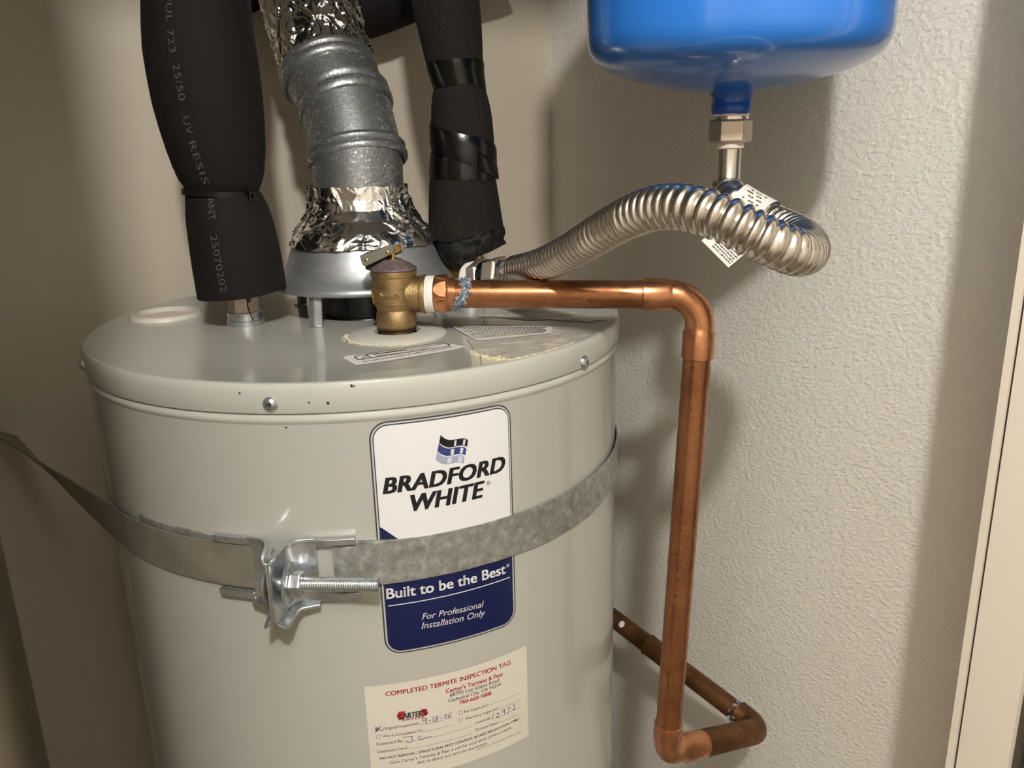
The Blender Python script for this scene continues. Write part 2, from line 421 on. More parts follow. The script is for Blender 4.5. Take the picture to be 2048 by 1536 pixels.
# cream plug on the left, grey collar round the valve
PC = WZ(332, 632, ZT)
obj('port_plug', *lathe(PC.xy, [(.0325, 1.5195), (.0322, 1.5215), (.0300, 1.5238), (.0262, 1.5242), (.0240, 1.5225), (.0225, 1.5205), (.0, 1.5202)], 56), M['cream'], WH, label='cream plastic plug ring')
VC = (-0.0064, -0.0958)
obj('valve_collar', *lathe(VC, [(.0395, 1.5195), (.0394, 1.5206), (.0375, 1.5222), (.0205, 1.5236), (.0186, 1.5232), (.0182, 1.5195)], 64), M['grey_plastic'], WH, label='flat grey plastic collar ring')
obj('valve_port', *lathe(VC, [(.0183, 1.5200), (.0, 1.5201)], 40), M['black'], WH, label='dark gap inside the collar')
sm = MB()
for i in range(150):
    t = rad(148 + 118 * random.random() ** 1.5); r = .0392 + abs(random.gauss(0, .0013)) * (1.6 if t < rad(200) else .7); wd = random.uniform(.0003, .0011)
    c = Vector((VC[0] + r * cos(t), VC[1] + r * sin(t), 1.5203)); sm.add(*revolve(c - UP * .0012, UP, [(0, wd * 1.5), (.0009, wd), (.0012 + .0006 * random.random(), wd * .4)], 7))
sm.obj('sealant_smear', M['sealant'], WH, kind='stuff', label='crusty cream sealant beside the collar')
# paint chips
ch = MB()
for (x, y, r) in ((479, 786, .0009), (618, 805, .0007), (655, 806, .0010), (703, 771, .0011), (709, 772, .0006), (570, 858, .0007)):
    s, z = inv(x, y, .0030)
    pts = [(s + r * (.5 + random.random()) * cos(q), z + r * (.4 + .8 * random.random()) * sin(q)) for q in [i * pi / 3 for i in range(6)]]
    lay_poly(ch, pts, lambda a, b: cyl(a, b, .0030 if b > 1.5 else .0004))
ch.obj('paint_chip', M['ink'], WH, smooth=False, kind='stuff', label='tiny dark chips in the paint')

# brand label
def S(n): return lambda s, z: cyl(s, z, n)
LB = MB(); rrect_strips(LB, -.0811, .0212, 1.3160, 1.4917, .0125, S(.0003)); lab = LB.obj('brand_label', M['frame_dark'], WH, label='white and navy brand label')
for nm, ins, mm, nn in (('silver_line', .0011, 'frame_light', .0005), ('dark_line', .0021, 'frame_dark', .0007), ('navy_panel', .0029, 'navy', .0009)):
    q = MB(); rrect_strips(q, -.0811 + ins, .0212 - ins, 1.3160 + ins, 1.4917 - ins, .0125 - ins, S(nn)); q.obj(nm, M[mm], lab)
q = MB(); X0, X1, Y1 = -.0811 + .0029, .0212 - .0029, 1.4917 - .0029; xs = []; r = .0096
for i in range(9): xs.append(X0 + r * (1 - cos(pi / 2 * i / 8)))
for i in range(1, 16): xs.append(X0 + r + (X1 - X0 - 2 * r) * i / 16)
for i in range(9): xs.append(X1 - r + r * sin(pi / 2 * i / 8))
top = []; bot = []
for x in xs:
    d = max(X0 + r - x, x - (X1 - r), 0); top.append((x, Y1 - (r - math.sqrt(max(r * r - d * d, 0)))))
    bot.append((x, max(1.4165 - max(x - X0 - .0005, 0) * .92, 1.396)))
lay_strip(q, top, bot, S(.0011)); q.obj('white_panel', M['paper'], lab)
q = MB()
a = inv(766, 986); b = inv(1005, 939)
lay_text(q, 'BRADFORD', (-.0748, 1.4408), (.0150, 1.4418), S(.0013), bold=.042, shear=.24, hs=.98, spacing=1.04)
lay_text(q, 'WHITE', (-.0565, 1.4255), (-.0022, 1.4262), S(.0013), bold=.042, shear=.24, hs=1.04, spacing=1.04)
lay_text(q, '\u00ae', (-.0010, 1.4340), (.0022, 1.4340), S(.0013))
q.obj('lettering', M['ink'], lab, smooth=False, label='black slanted brand name')
# waving flag of three stripes
TOPC = [(415, 170), (500, 262), (600, 335), (750, 387), (900, 385), (1080, 345), (1300, 315), (1450, 335), (1530, 390)]
BOTC = [(352, 492), (450, 580), (560, 645), (720, 692), (880, 682), (1050, 640), (1250, 603), (1400, 622), (1490, 668)]
def fl(p): return inv(860 + p[0] / 20.48, 860 + p[1] / 20.48)
for k, (mm, sh) in enumerate((('ink', [(4.4, 4.9), (6.3, 6.9)]), ('logo_blue', [(4.0, 4.8), (6.0, 6.8)]), ('logo_grey', [(3.6, 4.6), (6.0, 7.0)]))):
    dx, dy = -72 * k, 345 * k
    tp = [fl((x + dx, y + dy)) for x, y in TOPC]; bt = [fl((x + dx, y + dy)) for x, y in BOTC]
    q = MB(); lay_strip(q, tp, bt, S(.0013)); so = q.obj('logo_stripe', M[mm], lab, smooth=False)
    q = MB()
    def ip(L, t): i = min(int(t), 7); return Vector(L[i]).lerp(Vector(L[i + 1]), t - i)
    for t0, t1 in sh:
        A = [ip(tp, t0), ip(tp, t1)]; B = [ip(bt, t0), ip(bt, t1)]
        A = [A[i].lerp(B[i], .12) for i in (0, 1)]; B = [B[i].lerp(A[i], .1) for i in (0, 1)]
        lay_strip(q, A, B, S(.0015))
    q.obj('logo_highlight', M['logo_shine'], lab, smooth=False)
q = MB()
lay_text(q, 'Built to be the Best', (-.0775, 1.3615), (.0126, 1.3607), S(.0012), bold=.025, hs=1.0)
lay_text(q, '\u00ae', (.0133, 1.3650), (.0161, 1.3650), S(.0012))
lay_line(q, (-.0767, 1.3558), (.0162, 1.3562), .0007, S(.0012), 16)
lay_text(q, 'For Professional', (-.0537, 1.3408), (-.0066, 1.3392), S(.0012), bold=.006, shear=.25)
lay_text(q, 'Installation Only', (-.0545, 1.3335), (-.0058, 1.3318), S(.0012), bold=.006, shear=.25)
q.obj('slogan_lettering', M['paper'], lab, smooth=False, label='white slogan on navy')

# inspection tag
q = MB(); TS0, TS1, TZ0, TZ1 = -.0980, .0306, 1.2085, 1.2918
lay_strip(q, [(TS0 + (TS1 - TS0) * i / 20, TZ1) for i in range(21)], [(TS0 + (TS1 - TS0) * i / 20, TZ0) for i in range(21)], S(.0004))
tag = q.obj('inspection_tag', M['tagpaper'], WH, label='cream paper inspection tag with red heading')
def tp(x, y): return inv(710 + x / 5.389, 1270 + y / 5.389)
SR = S(.0006)
red = MB(); blk = MB(); pen = MB(); gry = MB()
lay_text(red, 'COMPLETED TERMITE INSPECTION TAG', tp(328, 655), tp(1672, 312), SR, bold=.02)
lay_text(red, "Carter's Termite & Pest", tp(975, 622), tp(1590, 432), SR, bold=.025)
lay_text(blk, '68795 Los Gatos Road', tp(1022, 662), tp(1550, 497), SR, bold=.004)
lay_text(blk, 'Cathedral City, CA 92234', tp(1003, 722), tp(1570, 540), SR, bold=.004)
lay_text(red, '760-660-1888', tp(1122, 745), tp(1467, 640), SR, bold=.025)
lay_poly(red, [tp(448, 868), tp(470, 822), tp(770, 790), tp(788, 838), tp(770, 862), tp(470, 912)], S(.00055))
lay_text(blk, "CARTER'S", tp(466, 900), tp(772, 856), S(.0008), bold=.045, hs=1.35)
lay_text(red, 'TERMITE & PEST', tp(497, 926), tp(748, 886), SR, bold=.025)
lay_text(blk, 'Original Inspection', tp(300, 1020), tp(685, 958), SR)
lay_text(blk, 'Work Completed On', tp(300, 1100), tp(725, 1035), SR)
lay_text(blk, 'Inspected By:', tp(235, 1187), tp(520, 1145), SR)
lay_text(blk, 'Chemical Used', tp(240, 1270), tp(560, 1222), SR)
lay_text(blk, 'Re-Inspection', tp(1178, 838), tp(1435, 760), SR)
lay_text(blk, 'Warranty Inspection', tp(1182, 915), tp(1545, 795), SR)
lay_text(blk, 'License#', tp(1293, 957), tp(1455, 902), SR)
lay_text(blk, 'Ounces Used', tp(1290, 1035), tp(1530, 953), SR)
lay_text(blk, 'DO NOT REMOVE - STRUCTURAL PEST CONTROL BOARD REGULATION 1998.1', tp(270, 1338), tp(1765, 910), SR, bold=.015)
lay_text(blk, "Give Carter's Termite & Pest a call for your pest control needs.", tp(380, 1385), tp(1690, 1000), SR)
lay_text(blk, 'Ask us about our termite warranties.', tp(670, 1385), tp(1425, 1170), SR)
for A, B in (((700, 966), (1052, 886)), ((730, 1042), (1055, 962)), ((525, 1158), (1255, 980)), ((580, 1226), (1262, 1056)), ((1455, 750), (1772, 620)), ((1550, 790), (1772, 698)), ((1460, 906), (1772, 776)), ((1540, 945), (1772, 848))):
    lay_line(blk, tp(*A), tp(*B), .00018, SR, 6)
x = 1290.0
while x < 1775:
    t = (x - 1285) / 495; y = 1243 - 205 * t - 20 * sin(t * pi) * -.3; w = random.uniform(5, 22)
    lay_line(gry, tp(x, y), tp(x + w, y - w * .42), .00045, SR, 1); x += w + 6
for bx, by in ((1117, 818), (1119, 896), (235, 1076)):
    c = [tp(bx, by + 36), tp(bx + 37, by + 30), tp(bx + 37, by - 6), tp(bx, by), tp(bx, by + 36)]; lay_stroke(blk, c, .00022, SR)
c = [tp(222, 1032), tp(262, 1025), tp(262, 985), tp(222, 992), tp(222, 1032)]; lay_stroke(blk, c, .00022, SR)
PW = .00042; SP = S(.0008)
def hand(name, ptlists):
    pen = MB()
    for L in ptlists:
        P_ = [Vector((x, y, 0)) for x, y in L]; P_ = catmull(P_, 5) if len(P_) > 2 else P_
        lay_stroke(pen, [tp(p.x, p.y) for p in P_], PW, SP)
    pen.obj(name, M['pen'], tag, smooth=False, label='blue pen handwriting')
hand('handwritten_cross', [[(218, 990), (255, 1008), (305, 1025)], [(285, 970), (250, 1005), (215, 1045)], [(225, 1035), (265, 1000)], [(228, 985), (230, 1035)]])
hand('handwritten_date', [[(765, 895), (735, 890), (725, 912), (750, 922), (768, 895), (765, 930), (772, 958)], [(790, 918), (818, 912)], [(838, 870), (842, 935)],
      [(895, 868), (868, 872), (876, 893), (892, 905), (880, 922), (862, 912), (882, 890), (895, 868)], [(915, 892), (940, 886)],
      [(955, 862), (975, 848), (982, 862), (962, 886), (990, 882)], [(1040, 825), (1010, 850), (1000, 875), (1022, 884), (1030, 865), (1008, 864)]])
hand('handwritten_initials', [[(512, 1098), (560, 1090), (625, 1086)], [(600, 1088), (618, 1125), (600, 1146), (565, 1145), (550, 1130)], [(722, 1092), (685, 1092), (682, 1112), (715, 1118), (760, 1098), (825, 1085)]])
hand('handwritten_number', [[(1488, 838), (1470, 905)], [(1510, 850), (1535, 832), (1545, 850), (1518, 886), (1555, 876)], [(1605, 795), (1578, 805), (1582, 825), (1605, 815), (1608, 795), (1608, 860)],
      [(1628, 788), (1662, 772), (1650, 810), (1640, 845)], [(1690, 750), (1715, 745), (1705, 768), (1722, 775), (1712, 798), (1690, 795)]])
red.obj('red_lettering', M['red'], tag, smooth=False); blk.obj('black_lettering', M['inkgrey'], tag, smooth=False)
gry.obj('fine_print', M['inkgrey'], tag, smooth=False)

# stickers on the top
def top_s(n): return lambda x, y: Vector((x, y, ZT + n))
def tz(x, y, n=0): P = WZ(x, y, ZT + n); return (P.x, P.y)
q = MB(); lay_poly(q, [tz(*p) for p in ((686, 717), (690, 713), (780, 703), (868, 688.5), (880, 687), (905, 689), (932, 694), (928, 696), (905, 701), (800, 719), (718, 731), (711, 731))], top_s(.0004))
ws = q.obj('warning_sticker', M['whitetag'], WH, smooth=False, label='narrow white warning sticker on the tank top')
q = MB(); st = top_s(.0007)
def z7(x, y): return tz(680 + x / 5.484, 460 + y / 5.484)
def zln(x, y): return z7(x, y)
fr = [(162, 1400), (172, 1392), (350, 1362), (700, 1300), (1130, 1243), (1190, 1262), (1206, 1276), (1190, 1284), (850, 1335), (500, 1385), (215, 1432), (180, 1420), (162, 1400)]
lay_stroke(q, [z7(*p) for p in fr], .0010, st)
lay_stroke(q, [z7(*p) for p in ((240, 1425), (300, 1372), (335, 1412), (240, 1425))], .0006, st); lay_stroke(q, [z7(295, 1388), z7(302, 1405)], .0007, st)
lay_text(q, 'WARNING', z7(372, 1380), z7(735, 1325), st, bold=.03, hs=.9)
for k, (a, b) in enumerate((((700, 1318), (1140, 1255)), ((720, 1338), (1020, 1292)), ((400, 1393), (700, 1352)))):
    t = 0.0
    while t < 1:
        w = random.uniform(.02, .06); A = Vector(a).lerp(Vector(b), t); B = Vector(a).lerp(Vector(b), min(t + w, 1)); lay_line(q, z7(*A), z7(*B), .0013, st, 1); t += w + .018
lay_text(q, 'As required by the State of California Proposition 65', z7(255, 1458), z7(1240, 1296), st, hs=1.0, bold=.01)
q.obj('lettering', M['ink'], ws, smooth=False)
# torn residue of a pulled off label, ragged edge
def ragged(pts, amp, k):
    out = []
    for i in range(len(pts)):
        a = Vector(pts[i]); b = Vector(pts[(i + 1) % len(pts)])
        for j in range(k):
            p = a.lerp(b, j / k); out.append((p.x + random.uniform(-amp, amp), p.y + random.uniform(-amp * .6, amp * .6)))
    return out
def in_top(p):
    x, y = tz(*p); r = math.hypot(x, y)
    if r > .2262: x *= .2262 / r; y *= .2262 / r
    return (x, y)
def patch(name, px, amp, n, m, label):
    pts = [in_top(p) for p in ragged(px, amp, 6)]; v = [Vector((x, y, ZT + n)) for x, y in pts]
    bm = bmesh.new(); bv = [bm.verts.new(p) for p in v]; fc = bm.faces.new(bv); bmesh.ops.triangulate(bm, faces=[fc])
    bm.verts.index_update(); f = [tuple(t.index for t in g.verts) for g in bm.faces]; v = [t.co.copy() for t in bm.verts]; bm.free()
    return obj(name, v, f, m, WH, smooth=False, label=label)
patch('label_residue', ((942, 696), (930, 662), (905, 655), (990, 652), (1090, 655), (1125, 660), (1192, 671), (1186, 684), (1155, 700), (1095, 714), (1044, 722), (1000, 716), (958, 712)), 3.0, .0005, M['residue'], 'ragged glue and paper left from a torn label')
patch('label_residue', ((955, 634), (990, 622), (1060, 616), (1130, 622), (1190, 632), (1215, 640), (1170, 645), (1100, 640), (1050, 642), (1000, 636)), 2.2, .0005, M['residue'], 'ragged glue strip behind the copper pipe')
q = patch('printed_scrap', ((903, 655), (1000, 652), (1105, 655), (1103, 669), (1040, 675), (956, 684)), .8, .0009, M['whitetag'], 'torn scrap of printed paper on the tank top')
pm = MB()
for k in range(9):
    t = (k + .6) / 10; a = Vector((908, 656)).lerp(Vector((955, 682)), t); b = Vector((1100, 656)).lerp(Vector((1098, 668)), t); u = 0.02
    while u < .93:
        w = random.uniform(.015, .05); lay_line(pm, tz(*a.lerp(b, u)), tz(*a.lerp(b, u + w)), .0011, top_s(.0012), 1); u += w + .012
pm.obj('small_print', M['inkgrey'], q, smooth=False)

sm = MB(); edge = [(944, 700), (952, 710), (975, 716), (1000, 717.5), (1044, 723), (1070, 719), (1095, 714), (1130, 706), (1156, 699), (1172, 690)]
for k in range(300):
    t = random.random() ** .8 * (len(edge) - 1); i = min(int(t), len(edge) - 2); p = Vector(edge[i]).lerp(Vector(edge[i + 1]), t - i); p += Vector((random.gauss(0, 2.2), random.gauss(0, 1.3)))
    x, y = in_top(p); r = random.uniform(.0003, .0010); sm.add(*revolve((x, y, ZT - .0004), UP, [(0, r * 1.3), (.0008, r), (.0012 + random.random() * .0008, r * .5)], 7))
sm.obj('residue_crust', M['sealant'], WH, kind='stuff', label='cream crust along the torn edge')

# ------------------------------------------------------------------ draft hood and vent
DH = thing('draft_hood', 'grey steel bell shaped draft hood on four legs over the flue', 'draft hood', (HC[0], HC[1], ZT))
obj('bell', *lathe(HC, [(.040, 1.5985), (.0540, 1.5970), (.0588, 1.5945), (.0606, 1.5905), (.0622, 1.5850), (.0648, 1.5770), (.0682, 1.5680), (.0722, 1.5600), (.0762, 1.5548), (.0794, 1.5522), (.0812, 1.5500), (.0816, 1.5478), (.0808, 1.5462), (.0790, 1.5456), (.0778, 1.5460), (.074, 1.553), (.064, 1.572), (.05, 1.59)], 96), M['hood'], DH, sharp=50)
obj('inner_throat', *lathe(HC, [(.0385, 1.5955), (.0385, 1.568), (.0, 1.570)], 48), M['black'], DH)
for k in range(4):
    t = rad(214.6 + 90 * k); e = Vector((cos(t), sin(t), 0)); g = Vector((-sin(t), cos(t), 0)); c = Vector((HC[0], HC[1], 0))
    mb = MB()
    for a0, a1, o0, o1 in ((-.0062, -.0008, 0, .0022), (-.0008, .0008, .0022, .0022), (.0008, .0062, .0022, 0)):
        vv = []
        for z, r in ((1.5480, .0740), (1.5440, .0745), (1.5215, .0765), (1.5203, .0770)):
            for thk in (0, -.0012): vv += [c + e * (r + o0 + thk) + g * a0 + UP * z, c + e * (r + o1 + thk) + g * a1 + UP * z]
        for i in range(3):
            b = i * 4; mb.f += [tuple(len(mb.v) + j for j in q_) for q_ in ((b, b + 1, b + 5, b + 4), (b + 2, b + 6, b + 7, b + 3), (b, b + 4, b + 6, b + 2), (b + 1, b + 3, b + 7, b + 5))]
        mb.v += vv
    vv = [c + e * r + g * a + UP * z for z in (1.5201, 1.5212) for r in (.0755, .0835) for a in (-.0025, .0025)]
    mb.add(vv, [(0, 1, 3, 2), (4, 6, 7, 5), (0, 4, 5, 1), (2, 3, 7, 6), (0, 2, 6, 4), (1, 5, 7, 3)])
    mb.obj('leg', M['hood'], DH, smooth=False)

VP = thing('vent_pipe', 'spangled galvanised vent elbow leaning up and left above the draft hood', 'vent pipe', (HC[0], HC[1], 1.5955))
V0 = Vector((HC[0], HC[1], 1.5955)); V1 = Vector((HC[0], HC[1], zpl(*HC, 330)))
V1b = PF(712, 300, .769); V2 = PF(689, 207, .789); V3 = PF(657, 147, .806); V4 = PF(617, 0, .838); V5 = PF(590, -100, .860)
axl = UP; axm = (V2 - V1b).normalized(); axu = (V4 - V3).normalized()
obj('lower_pipe', *revolve(V0, UP, [(-.004, .0400), ((V1 - V0).z - .004, .0403), ((V1 - V0).z + .017, .0403)], 72, False, False), M['galv_vent'], VP)
B1 = PF(714, 312, .7655); r1 = (UP - HR * .155 + HF * .34).normalized()
obj('bead_ring', *revolve(B1, r1, [(-.0085, .0408), (-.0078, .0436), (-.0060, .0449), (-.0030, .0450), (-.0012, .0440), (.0004, .0424), (.0022, .0440), (.0045, .0442), (.0065, .0428), (.0085, .0403)], 72, False, False), M['galv_vent'], VP)
L = (V2 - V1b).length
obj('elbow_section', *revolve(V1b, axm, [(-.010, .0398), (0, .0402), (L * .5, .0404), (L + .004, .0404)], 72, False, False), M['galv_vent'], VP)
ax2 = (UP - HR * .33 + HF * .58).normalized(); ax3 = (UP - HR * .34 + HF * .55).normalized()
obj('seam_ring', *revolve(V2 - ax2 * .002, ax2, [(-.0095, .0400), (-.0085, .0420), (-.0060, .0431), (-.002, .0432), (.0010, .0424), (.0025, .0410), (.0045, .0426), (.008, .0427), (.0095, .0408)], 72, False, False), M['galv_vent'], VP)
L2 = (V3 - V2).length
obj('upper_collar', *revolve(V2, (V3 - V2), [(-.004, .0405), (.006, .0412), (L2 * .8, .0414), (L2 * 1.0, .0412)], 72, False, False), M['galv_vent'], VP)
obj('bead_ring', *revolve(V3, ax3, [(-.0100, .0408), (-.0092, .0432), (-.0075, .0446), (-.0040, .0449), (-.0010, .0444), (.0005, .0430), (.0020, .0442), (.0050, .0444), (.0070, .0432), (.0085, .0404)], 72, False, False), M['galv_vent'], VP)
obj('upper_pipe', *revolve(V3, axu, [(-.01, .0396), (.30, .0396)], 64, False, False), M['galv_vent'], VP)
# crumpled aluminium tape
def crinkle(name, prof, base, axis, n, rows, amp, seed, label, cut=None, ref=None, flat=None):
    a, u, w = frame(axis); 
    if ref is not None: u = (Vector(ref) - a * Vector(ref).dot(a)).normalized(); w = a.cross(u)
    base = Vector(base); v = []; f = []
    def rad_at(t):
        x = t * (len(prof) - 1); i = min(int(x), len(prof) - 2); k = x - i
        return prof[i][0] + (prof[i + 1][0] - prof[i][0]) * k, prof[i][1] + (prof[i + 1][1] - prof[i][1]) * k
    for j in range(rows + 1):
        for i in range(n):
            t = j / rows; th = 2 * pi * i / n
            tt = t
            if cut: tt = t * (1 - cut(th)) if seed % 2 else cut(th) + t * (1 - cut(th))
            d, r = rad_at(tt)
            p = Vector((cos(th) * 2.8, sin(th) * 2.8, d * 50)) + Vector((seed, seed * 2, 0))
            q1 = noise.noise(p); q2 = noise.noise(p * 2.1 + Vector((7, 1, 3)))
            c1 = max(0, .16 - abs(q1)) / .16; c2 = max(0, .12 - abs(q2)) / .12; q3 = noise.noise(p * .7 + Vector((2, 9, 4)))
            ridge = c1 * .55 + c2 * .30 + .45 * q3 + .25
            am = amp * (1 if flat is None else flat(th, t))
            v.append(base + a * (d + am * .4 * q2) + (u * cos(th) + w * sin(th)) * (r + max(am * ridge, -.0006)))
    for j in range(rows):
        for i in range(n):
            k = (i + 1) % n; f.append((j * n + i, j * n + k, (j + 1) * n + k, (j + 1) * n + i))
    return obj(name, v, f, M['foil'], VP, label=label, sharp=80)
def flat_low(th, t):   # the front is smooth, the sides crumpled
    d = abs(((th - rad(10)) + pi) % (2 * pi) - pi); return .12 + .88 * min(max((d - .34) / .2, 0), 1) if t > .3 else .6
cut1 = lambda th: .04 * abs(noise.noise((cos(th) * 3, sin(th) * 3, 5)))
crinkle('foil_tape', [(-.0125, .0642), (-.006, .0618), (.001, .0570), (.009, .0500), (.018, .0446), (.027, .0416), (.0385, .0408)], V0, UP, 280, 90, .0052, 3, 'crumpled shiny foil tape flaring onto the hood', cut1, ref=-HF, flat=flat_low)
def flat_up(th, t):
    d = abs(((th + rad(8)) + pi) % (2 * pi) - pi); return .25 if (d < .5 and t > .35) else 1.0
crinkle('foil_tape', [(.006, .0403), (.07, .0403), (.14, .0403), (.28, .0403)], V3, axu, 280, 240, .0042, 8, 'crumpled shiny foil tape round the upper vent pipe', lambda th: .03 * abs(noise.noise((cos(th) * 3, sin(th) * 3, 9))), ref=-HF, flat=flat_up)

# ------------------------------------------------------------------ sleeves given by their outlines: (y, left, right)
class Sleeve:
    def __init__(s, outline, F):
        s.o = sorted(outline); s.F = F
    def lr(s, y):
        o = s.o
        if y <= o[0][0]: i = 0
        elif y >= o[-1][0]: i = len(o) - 2
        else: i = max(k for k in range(len(o) - 1) if o[k][0] <= y)
        (y0, l0, r0), (y1, l1, r1) = o[i], o[i + 1]; k = (y - y0) / (y1 - y0); k = min(max(k, -.5), 1.5)
        return l0 + (l1 - l0) * k, r0 + (r1 - r0) * k
    def cen(s, y):
        l, r = s.lr(y); return PF((l + r) / 2, y, s.F)
    def rad(s, y):
        l, r = s.lr(y); z = proj(s.cen(y))[2]; return (r - l) / 2 * z / FPX * .985
    def pt(s, y, phi, off=0.0):
        c = s.cen(y); t = (s.cen(y + 3) - s.cen(y - 3)).normalized(); e = (HR - t * HR.dot(t)).normalized(); g = t.cross(e)
        if g.dot(HF) > 0: g = -g
        return c + (e * sin(phi) + g * cos(phi)) * (s.rad(y) + off)
    def mesh(s, y0, y1, step, n=48, off=0.0, yend=None, noisy=0.0, cap=True):
        rows = max(2, int(abs(y1 - y0) / step)); v = []; f = []
        for j in range(rows + 1):
            for i in range(n):
                ph = 2 * pi * i / n - pi; e = yend(ph) if yend else y1; y = y0 + (e - y0) * j / rows
                dn = noisy * noise.noise((sin(ph) * 4, cos(ph) * 4, y * .05)) if noisy else 0
                v.append(s.pt(y, ph, off + dn))
        for j in range(rows):
            for i in range(n):
                k = (i + 1) % n; f.append((j * n + i, j * n + k, (j + 1) * n + k, (j + 1) * n + i))
        if cap: f += [tuple(range(n)), tuple(range(rows * n, rows * n + n))]
        return v, f

# hot side, left
HN = WZ(493, 648, ZT)
HW = thing('insulated_pipe', 'printed black foam covered pipe rising from the left of the tank top', 'pipe', HN)
up = Sleeve([(-620, 240, 452), (-160, 288, 500), (-60, 288, 499), (0, 288, 499), (60, 289, 505), (100, 291, 511), (150, 299, 518), (200, 309, 524), (250, 323, 528), (300, 339, 530), (335, 351, 528), (355, 358, 524), (368, 364, 519), (376, 369, 514), (382, 374, 509), (390, 375, 508)], .702)
lw = Sleeve([(378, 376, 508), (388, 373, 513), (396, 371, 519), (410, 371, 528), (430, 373, 538), (455, 377, 547), (490, 382, 556), (525, 387, 563), (560, 393, 569), (578, 396, 571), (592, 398, 571)], .702)
obj('foam_sleeve', *up.mesh(-620, 388, 8, 56), M['foam'], HW, sharp=60)
obj('foam_sleeve', *lw.mesh(380, 586, 6, 56, yend=lambda ph: 586 - 9 * sin(ph)), M['foam'], HW, sharp=60)
tv = []
TB = MB()
for i in range(49):
    ph = 2 * pi * i / 48
    for y, of in ((379, .0016), (379, .0028), (390, .0028), (390, .0016)):
        yy = y + (3 if 0 else -4 * sin(ph)); TB.v.append(up.pt(384, ph, of + .0004) + (up.cen(yy) - up.cen(384)))
for i in range(48):
    for q_ in range(4): a = i * 4; TB.f.append((a + q_, a + (q_ + 1) % 4, a + 4 + (q_ + 1) % 4, a + 4 + q_))
ct = TB.obj('cable_tie', M['black_plastic'], HW)
hc = up.pt(384, rad(62), .004); e1 = (up.pt(384, rad(66), .004) - up.pt(384, rad(58), .004)).normalized(); n1 = (hc - up.cen(384)).normalized(); hh = MB()
for (a0, a1, z0, z1, d0, d1) in ((-.0035, -.001, -.0035, .0045, -.002, .004), (.001, .0035, -.0035, .0045, -.002, .004), (-.001, .001, -.0035, -.001, -.002, .004), (-.001, .001, .002, .0045, -.002, .004)):
    hh.add([hc + e1 * a + UP * z + n1 * d for a in (a0, a1) for z in (z0, z1) for d in (d0, d1)], box(0, 1, 0, 1, 0, 1)[1])
bevel(hh.obj('tie_head', M['black_plastic'], ct, smooth=False), .0005)
nip = proj(HN)
obj('nipple', *revolve(HN - UP * .001, UP, [(0, .0160), (.0055, .0160), (.006, .0152), (.012, .0150), (.0125, .0142)], 40), M['zinc'], HW, label='short zinc plated nipple')
zu = zpl(HN.x, HN.y, 622); zt_ = zpl(HN.x, HN.y, 578)
obj('union', *revolve((HN.x, HN.y, zu), UP, [(0, .0135), (.0008, .0143), (zt_ - zu, .0140)], 8), M['nickel'], HW, smooth=False, label='bronze toned union nut')
obj('thread_seal', *revolve((HN.x, HN.y, zu - .0016), UP, [(0, .0148), (.0018, .0146)], 32), M['ptfe'], HW)
th_ = [at(492, 596, .70), at(497, 604, .697), at(501, 600, .695), at(499, 592, .697), at(495, 610, .694), at(500, 626, .692), at(507, 641, .690)]
obj('loose_thread', *tube(catmull([Vector(p) for p in th_], 5), .0005, 6), M['black_plastic'], HW)
# white print running down the foam
pr = MB()
def print_on(txt, P0, P1, hpx, gap=False):
    v, f, w = text2d(txt, -.008, 0, 1.05); A = Vector(P0); B = Vector(P1); d = B - A; e = d.normalized(); n_ = Vector((e.y, -e.x)); k = d.length / w
    vv = []
    for x, y in v:
        p = A + e * (x * k) + n_ * (y * hpx)
        sl = up if p.y < 384 else lw; l, r = sl.lr(p.y); ph = math.asin(max(-.98, min(.98, (p.x - (l + r) / 2) / ((r - l) / 2))))
        vv.append(sl.pt(p.y, ph, .0005))
    pr.add(vv, f)
print_on('/UL', (371, 14), (374, 60), 19); print_on('723', (375, 74), (381, 116), 19); print_on('25/50', (386, 138), (398, 206), 19)
print_on('.UV', (401, 230), (410, 270), 19); print_on('RESIS', (412, 284), (434, 366), 19); print_on('TANT', (437, 388), (446, 432), 19) if False else print_on('ANT', (440, 392), (446, 433), 19)
print_on('25070202', (449, 462), (470, 570), 19)
pr.obj('printed_lettering', M['print'], HW, smooth=False, label='grey lettering printed down the foam')

# cold side, right
CN = Vector((-HN.x, -HN.y, ZT))
CW = thing('insulated_pipe', 'rough black foam pipe wrapped in glossy tape right of the vent', 'pipe', CN)
cs = Sleeve([(-620, 742, 896), (-160, 800, 948), (-60, 812, 955), (0, 822, 960), (60, 836, 965), (110, 848, 967), (150, 860, 968), (166, 866, 969), (178, 868, 971), (190, 864, 975), (215, 861, 981), (245, 862, 986), (280, 863, 989), (320, 861, 990), (345, 859, 991), (380, 857, 996), (430, 856, 1004), (470, 856, 1010), (486, 858, 1012)], .800)
obj('foam_sleeve', *cs.mesh(-620, 480, 9, 56, yend=lambda ph: 474 + 10 * cos(2 * ph + .6) - 12 * max(cos(ph), 0)), M['foam_rough'], CW, sharp=60)
fs = Sleeve([(455, 861, 1006), (478, 861, 1009), (500, 870, 1011), (520, 881, 1011), (545, 892, 1010), (562, 899, 1008)], .800)
obj('torn_wrap', *fs.mesh(455, 510, 4, 64, yend=lambda ph: 511 + 47 * max(-sin(ph - .15), 0) ** .8 - 6 * max(sin(ph), 0), noisy=.004, cap=False), M['torn_foam'], CW, sharp=60, label='frayed black wrapping at the pipe foot')
